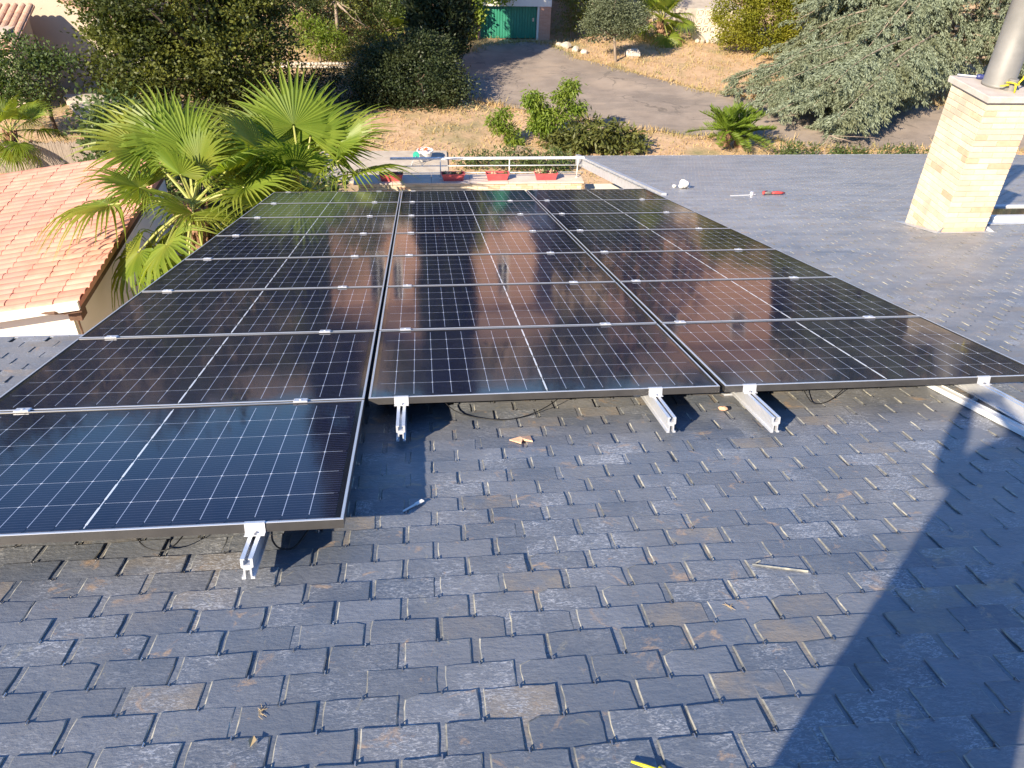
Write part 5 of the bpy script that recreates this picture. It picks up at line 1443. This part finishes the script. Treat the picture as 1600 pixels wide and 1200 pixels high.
fan_palm((-0.2, 13.1, G), (-0.25, 13.05, -4.45), ring_fronds(2, 16, -28, 80, [(100, 66, 1, 0, 1.15), (75, 58, 0, 0, 1.12), (125, 52, 1, 0, 1.1), (35, 50, 1, 0, 1.05), (60, 40, 0, 0, 1.05), (270, 62, 2, 0, 1.0), (230, 52, 2, 0, 1.0), (165, 30, 0, 0, 1.05)]), "fan palm with upright bright fronds behind the far left panel corner", 6, 0.17, 1.2)
fan_palm((-10.9, 24.6, G), (-10.6, 24.4, -7.1), ring_fronds(3, 15, -30, 72), "small fan palm by the reed fence at the left edge", 7, 0.13, 0.95)
fan_palm((14.6, 42.0, G), (14.6, 42.0, -7.35), ring_fronds(4, 18, -25, 78), "fan palm on the slope between olive tree and block wall", 8, 0.18, 1.15)
fan_palm((1.6, 39.4, G), (1.6, 39.4, -7.5), ring_fronds(5, 12, -20, 70), "small fan palm half hidden left of the cypress", 9, 0.12, 0.9)

# far wooded slope, seen only as one mass in the panels
g = np.random.default_rng(500)
bl = []
for k in range(60):
    x, y = g.uniform(-60, 75), g.uniform(56, 95)
    if -9 < x < 11 and y < 58: continue
    if 14 < x < 30 and y < 68: continue
    hh = g.uniform(3.0, 5.5); z = min(gz(x, y), 14)
    bl.append((x, y, z + hh * 0.8, g.uniform(2.5, 4.5), g.uniform(2.5, 4), hh))
for x, y, hh in ((-10.5, 46, 6.5), (-14, 50, 7), (12.5, 48, 6.5), (15, 52, 5.5), (30, 46, 7.5), (34, 50, 8), (-21, 45, 7), (-27, 50, 7.5)):
    bl.append((x, y, gz(x, y) + hh * 0.95, 3.4, 3.0, hh))
V, c = crown(bl, 2600, 16, 0.75, 0.55, 0.36, g, shell=0.7)
tag(link("wooded_slope", npmesh("wooded_slope", V, quads(len(V)), M['wood_far'])), "dense wood on the slope beyond the houses", "wood", kind="stuff")

# ------------------------------------------------------------------ the photographer, behind the lens, whose shadow lies on the slates
def photographer():
    t = thing("person", "person in dark clothes standing on the slates, both arms raised holding a phone", "person", roof(2.03, -2.42, NROOF))
    base = roof(2.03, -2.42, NROOF)
    ph = CAM_C - base - Vector((CAM_R[2][0], CAM_R[2][1], CAM_R[2][2])) * 0.045
    # joints in metres from the feet
    J = {'pelvis': (0.0, 0.0, 0.95), 'waist': (0.02, 0.0, 1.12), 'chest': (0.10, 0.0, 1.34), 'neck': (0.16, 0.02, 1.52), 'head0': (0.18, 0.04, 1.59), 'head1': (0.19, 0.05, 1.70), 'head2': (0.19, 0.04, 1.78),
         'hipL': (-0.13, 0.02, 0.91), 'kneeL': (-0.21, 0.06, 0.52), 'ankL': (-0.26, 0.0, 0.055), 'toeL': (-0.28, 0.19, -0.035),
         'hipR': (0.09, 0.02, 0.91), 'kneeR': (0.12, 0.06, 0.52), 'ankR': (0.14, 0.0, 0.055), 'toeR': (0.16, 0.19, -0.035),
         'shL': (-0.03, 0.02, 1.43), 'elL': (-0.12, 0.19, 1.20), 'wrL': (ph.x - 0.085, ph.y - 0.03, ph.z - 0.05), 'haL': (ph.x - 0.075, ph.y - 0.01, ph.z + 0.0),
         'shR': (0.28, 0.02, 1.43), 'elR': (0.34, 0.19, 1.24), 'wrR': (ph.x + 0.10, ph.y - 0.04, ph.z - 0.05), 'haR': (ph.x + 0.08, ph.y - 0.02, ph.z + 0.0)}
    rad = {'pelvis': .20, 'waist': .20, 'chest': .20, 'neck': .075, 'head0': .09, 'head1': .115, 'head2': .08, 'hipL': .16, 'kneeL': .135, 'ankL': .09, 'toeL': .05, 'hipR': .16, 'kneeR': .135, 'ankR': .09, 'toeR': .05,
           'shL': .10, 'elL': .075, 'wrL': .045, 'haL': .03, 'shR': .10, 'elR': .075, 'wrR': .045, 'haR': .03}
    names = list(J); ix = {n: i for i, n in enumerate(names)}
    E_ = [('pelvis', 'waist'), ('waist', 'chest'), ('chest', 'neck'), ('neck', 'head0'), ('head0', 'head1'), ('head1', 'head2'), ('pelvis', 'hipL'), ('hipL', 'kneeL'), ('kneeL', 'ankL'), ('ankL', 'toeL'), ('pelvis', 'hipR'), ('hipR', 'kneeR'), ('kneeR', 'ankR'), ('ankR', 'toeR'),
          ('chest', 'shL'), ('shL', 'elL'), ('elL', 'wrL'), ('wrL', 'haL'), ('chest', 'shR'), ('shR', 'elR'), ('elR', 'wrR'), ('wrR', 'haR')]
    me = bpy.data.meshes.new("body")
    me.from_pydata([J[n] for n in names], [(ix[a], ix[b_]) for a, b_ in E_], [])
    m_, nt_, bs_ = _new_mat("clothing_and_skin")
    tc_ = nt_.nodes.new("ShaderNodeTexCoord"); sx_ = nt_.nodes.new("ShaderNodeSeparateXYZ"); nt_.links.new(tc_.outputs["Object"], sx_.inputs[0])
    up_ = _ramp(nt_, sx_.outputs[2], 1.520, 1.526)
    nt_.links.new(_mix(nt_, up_, (0.035, 0.04, 0.055), (0.48, 0.28, 0.19)), bs_.inputs["Base Color"]); bs_.inputs["Roughness"].default_value = 0.75
    me.materials.append(m_)
    o = link("body", me, t)
    md = o.modifiers.new("skin", 'SKIN'); md.use_smooth_shade = True
    for i, n in enumerate(names):
        sv = me.skin_vertices[0].data[i]; sv.radius = (rad[n], rad[n] * 0.85); sv.use_root = (n == 'pelvis')
    ss = o.modifiers.new("subsurf", 'SUBSURF'); ss.levels = 2; ss.render_levels = 2
    for s, hn in ((-1, 'haL'), (1, 'haR')):
        h0 = Vector(J[hn])
        for k in range(5):
            mb = MB()
            a = Vector((0, -0.012, -0.03 + 0.018 * k)) if k else Vector((0, -0.03, -0.02))
            L = (0.05, 0.062, 0.068, 0.064, 0.05)[k]
            mb.tube([h0 + a, h0 + a + Vector((-s * L * 0.35, -0.004, 0.004)), h0 + a + Vector((-s * L * 0.8, -0.006, 0.004))], [0.010, 0.0095, 0.007], 7)
            mb.build("finger", M['skin'], t, smooth=True)
    hd = Vector(J['head1'])
    b = MB()
    bv, bf = _ico()
    b.add([hd + Vector((p[0] * 0.098, p[1] * 0.108 - 0.018, p[2] * 0.115 + 0.045)) for p in bv], [f for f in bf if sum(bv[i][2] for i in f) > -0.3 and not (sum(bv[i][1] for i in f) > 1.2 and sum(bv[i][2] for i in f) < 1.2)])
    b.build("hair", M['bark_dark'], t, smooth=True)
    b = MB()
    for sx in (-1, 1):
        b.rock(hd + Vector((sx * 0.034, 0.088, 0.005)), (0.011, 0.008, 0.007), rng)
        b.rock(hd + Vector((sx * 0.098, 0.0, -0.005)), (0.010, 0.022, 0.032), rng)
    b.rock(hd + Vector((0, 0.103, -0.022)), (0.013, 0.016, 0.022), rng)
    b.rock(hd + Vector((0, 0.088, -0.062)), (0.026, 0.010, 0.006), rng)
    b.build("face", M['skin'], t, smooth=True)
    b = MB(); b.bbox((-0.037, -0.078, -0.004), (0.037, 0.078, 0.004), 0.002)
    ph_o = b.build("phone", M['phone'], None)
    mm = cam.matrix_world.copy(); mm.translation = CAM_C - Vector(CAM_R[2]) * 0.03
    ph_o.matrix_world = mm @ Matrix.Rotation(R_(90), 4, 'Z')
    tag(ph_o, "black phone held up in both hands above the slates", "phone")
photographer()
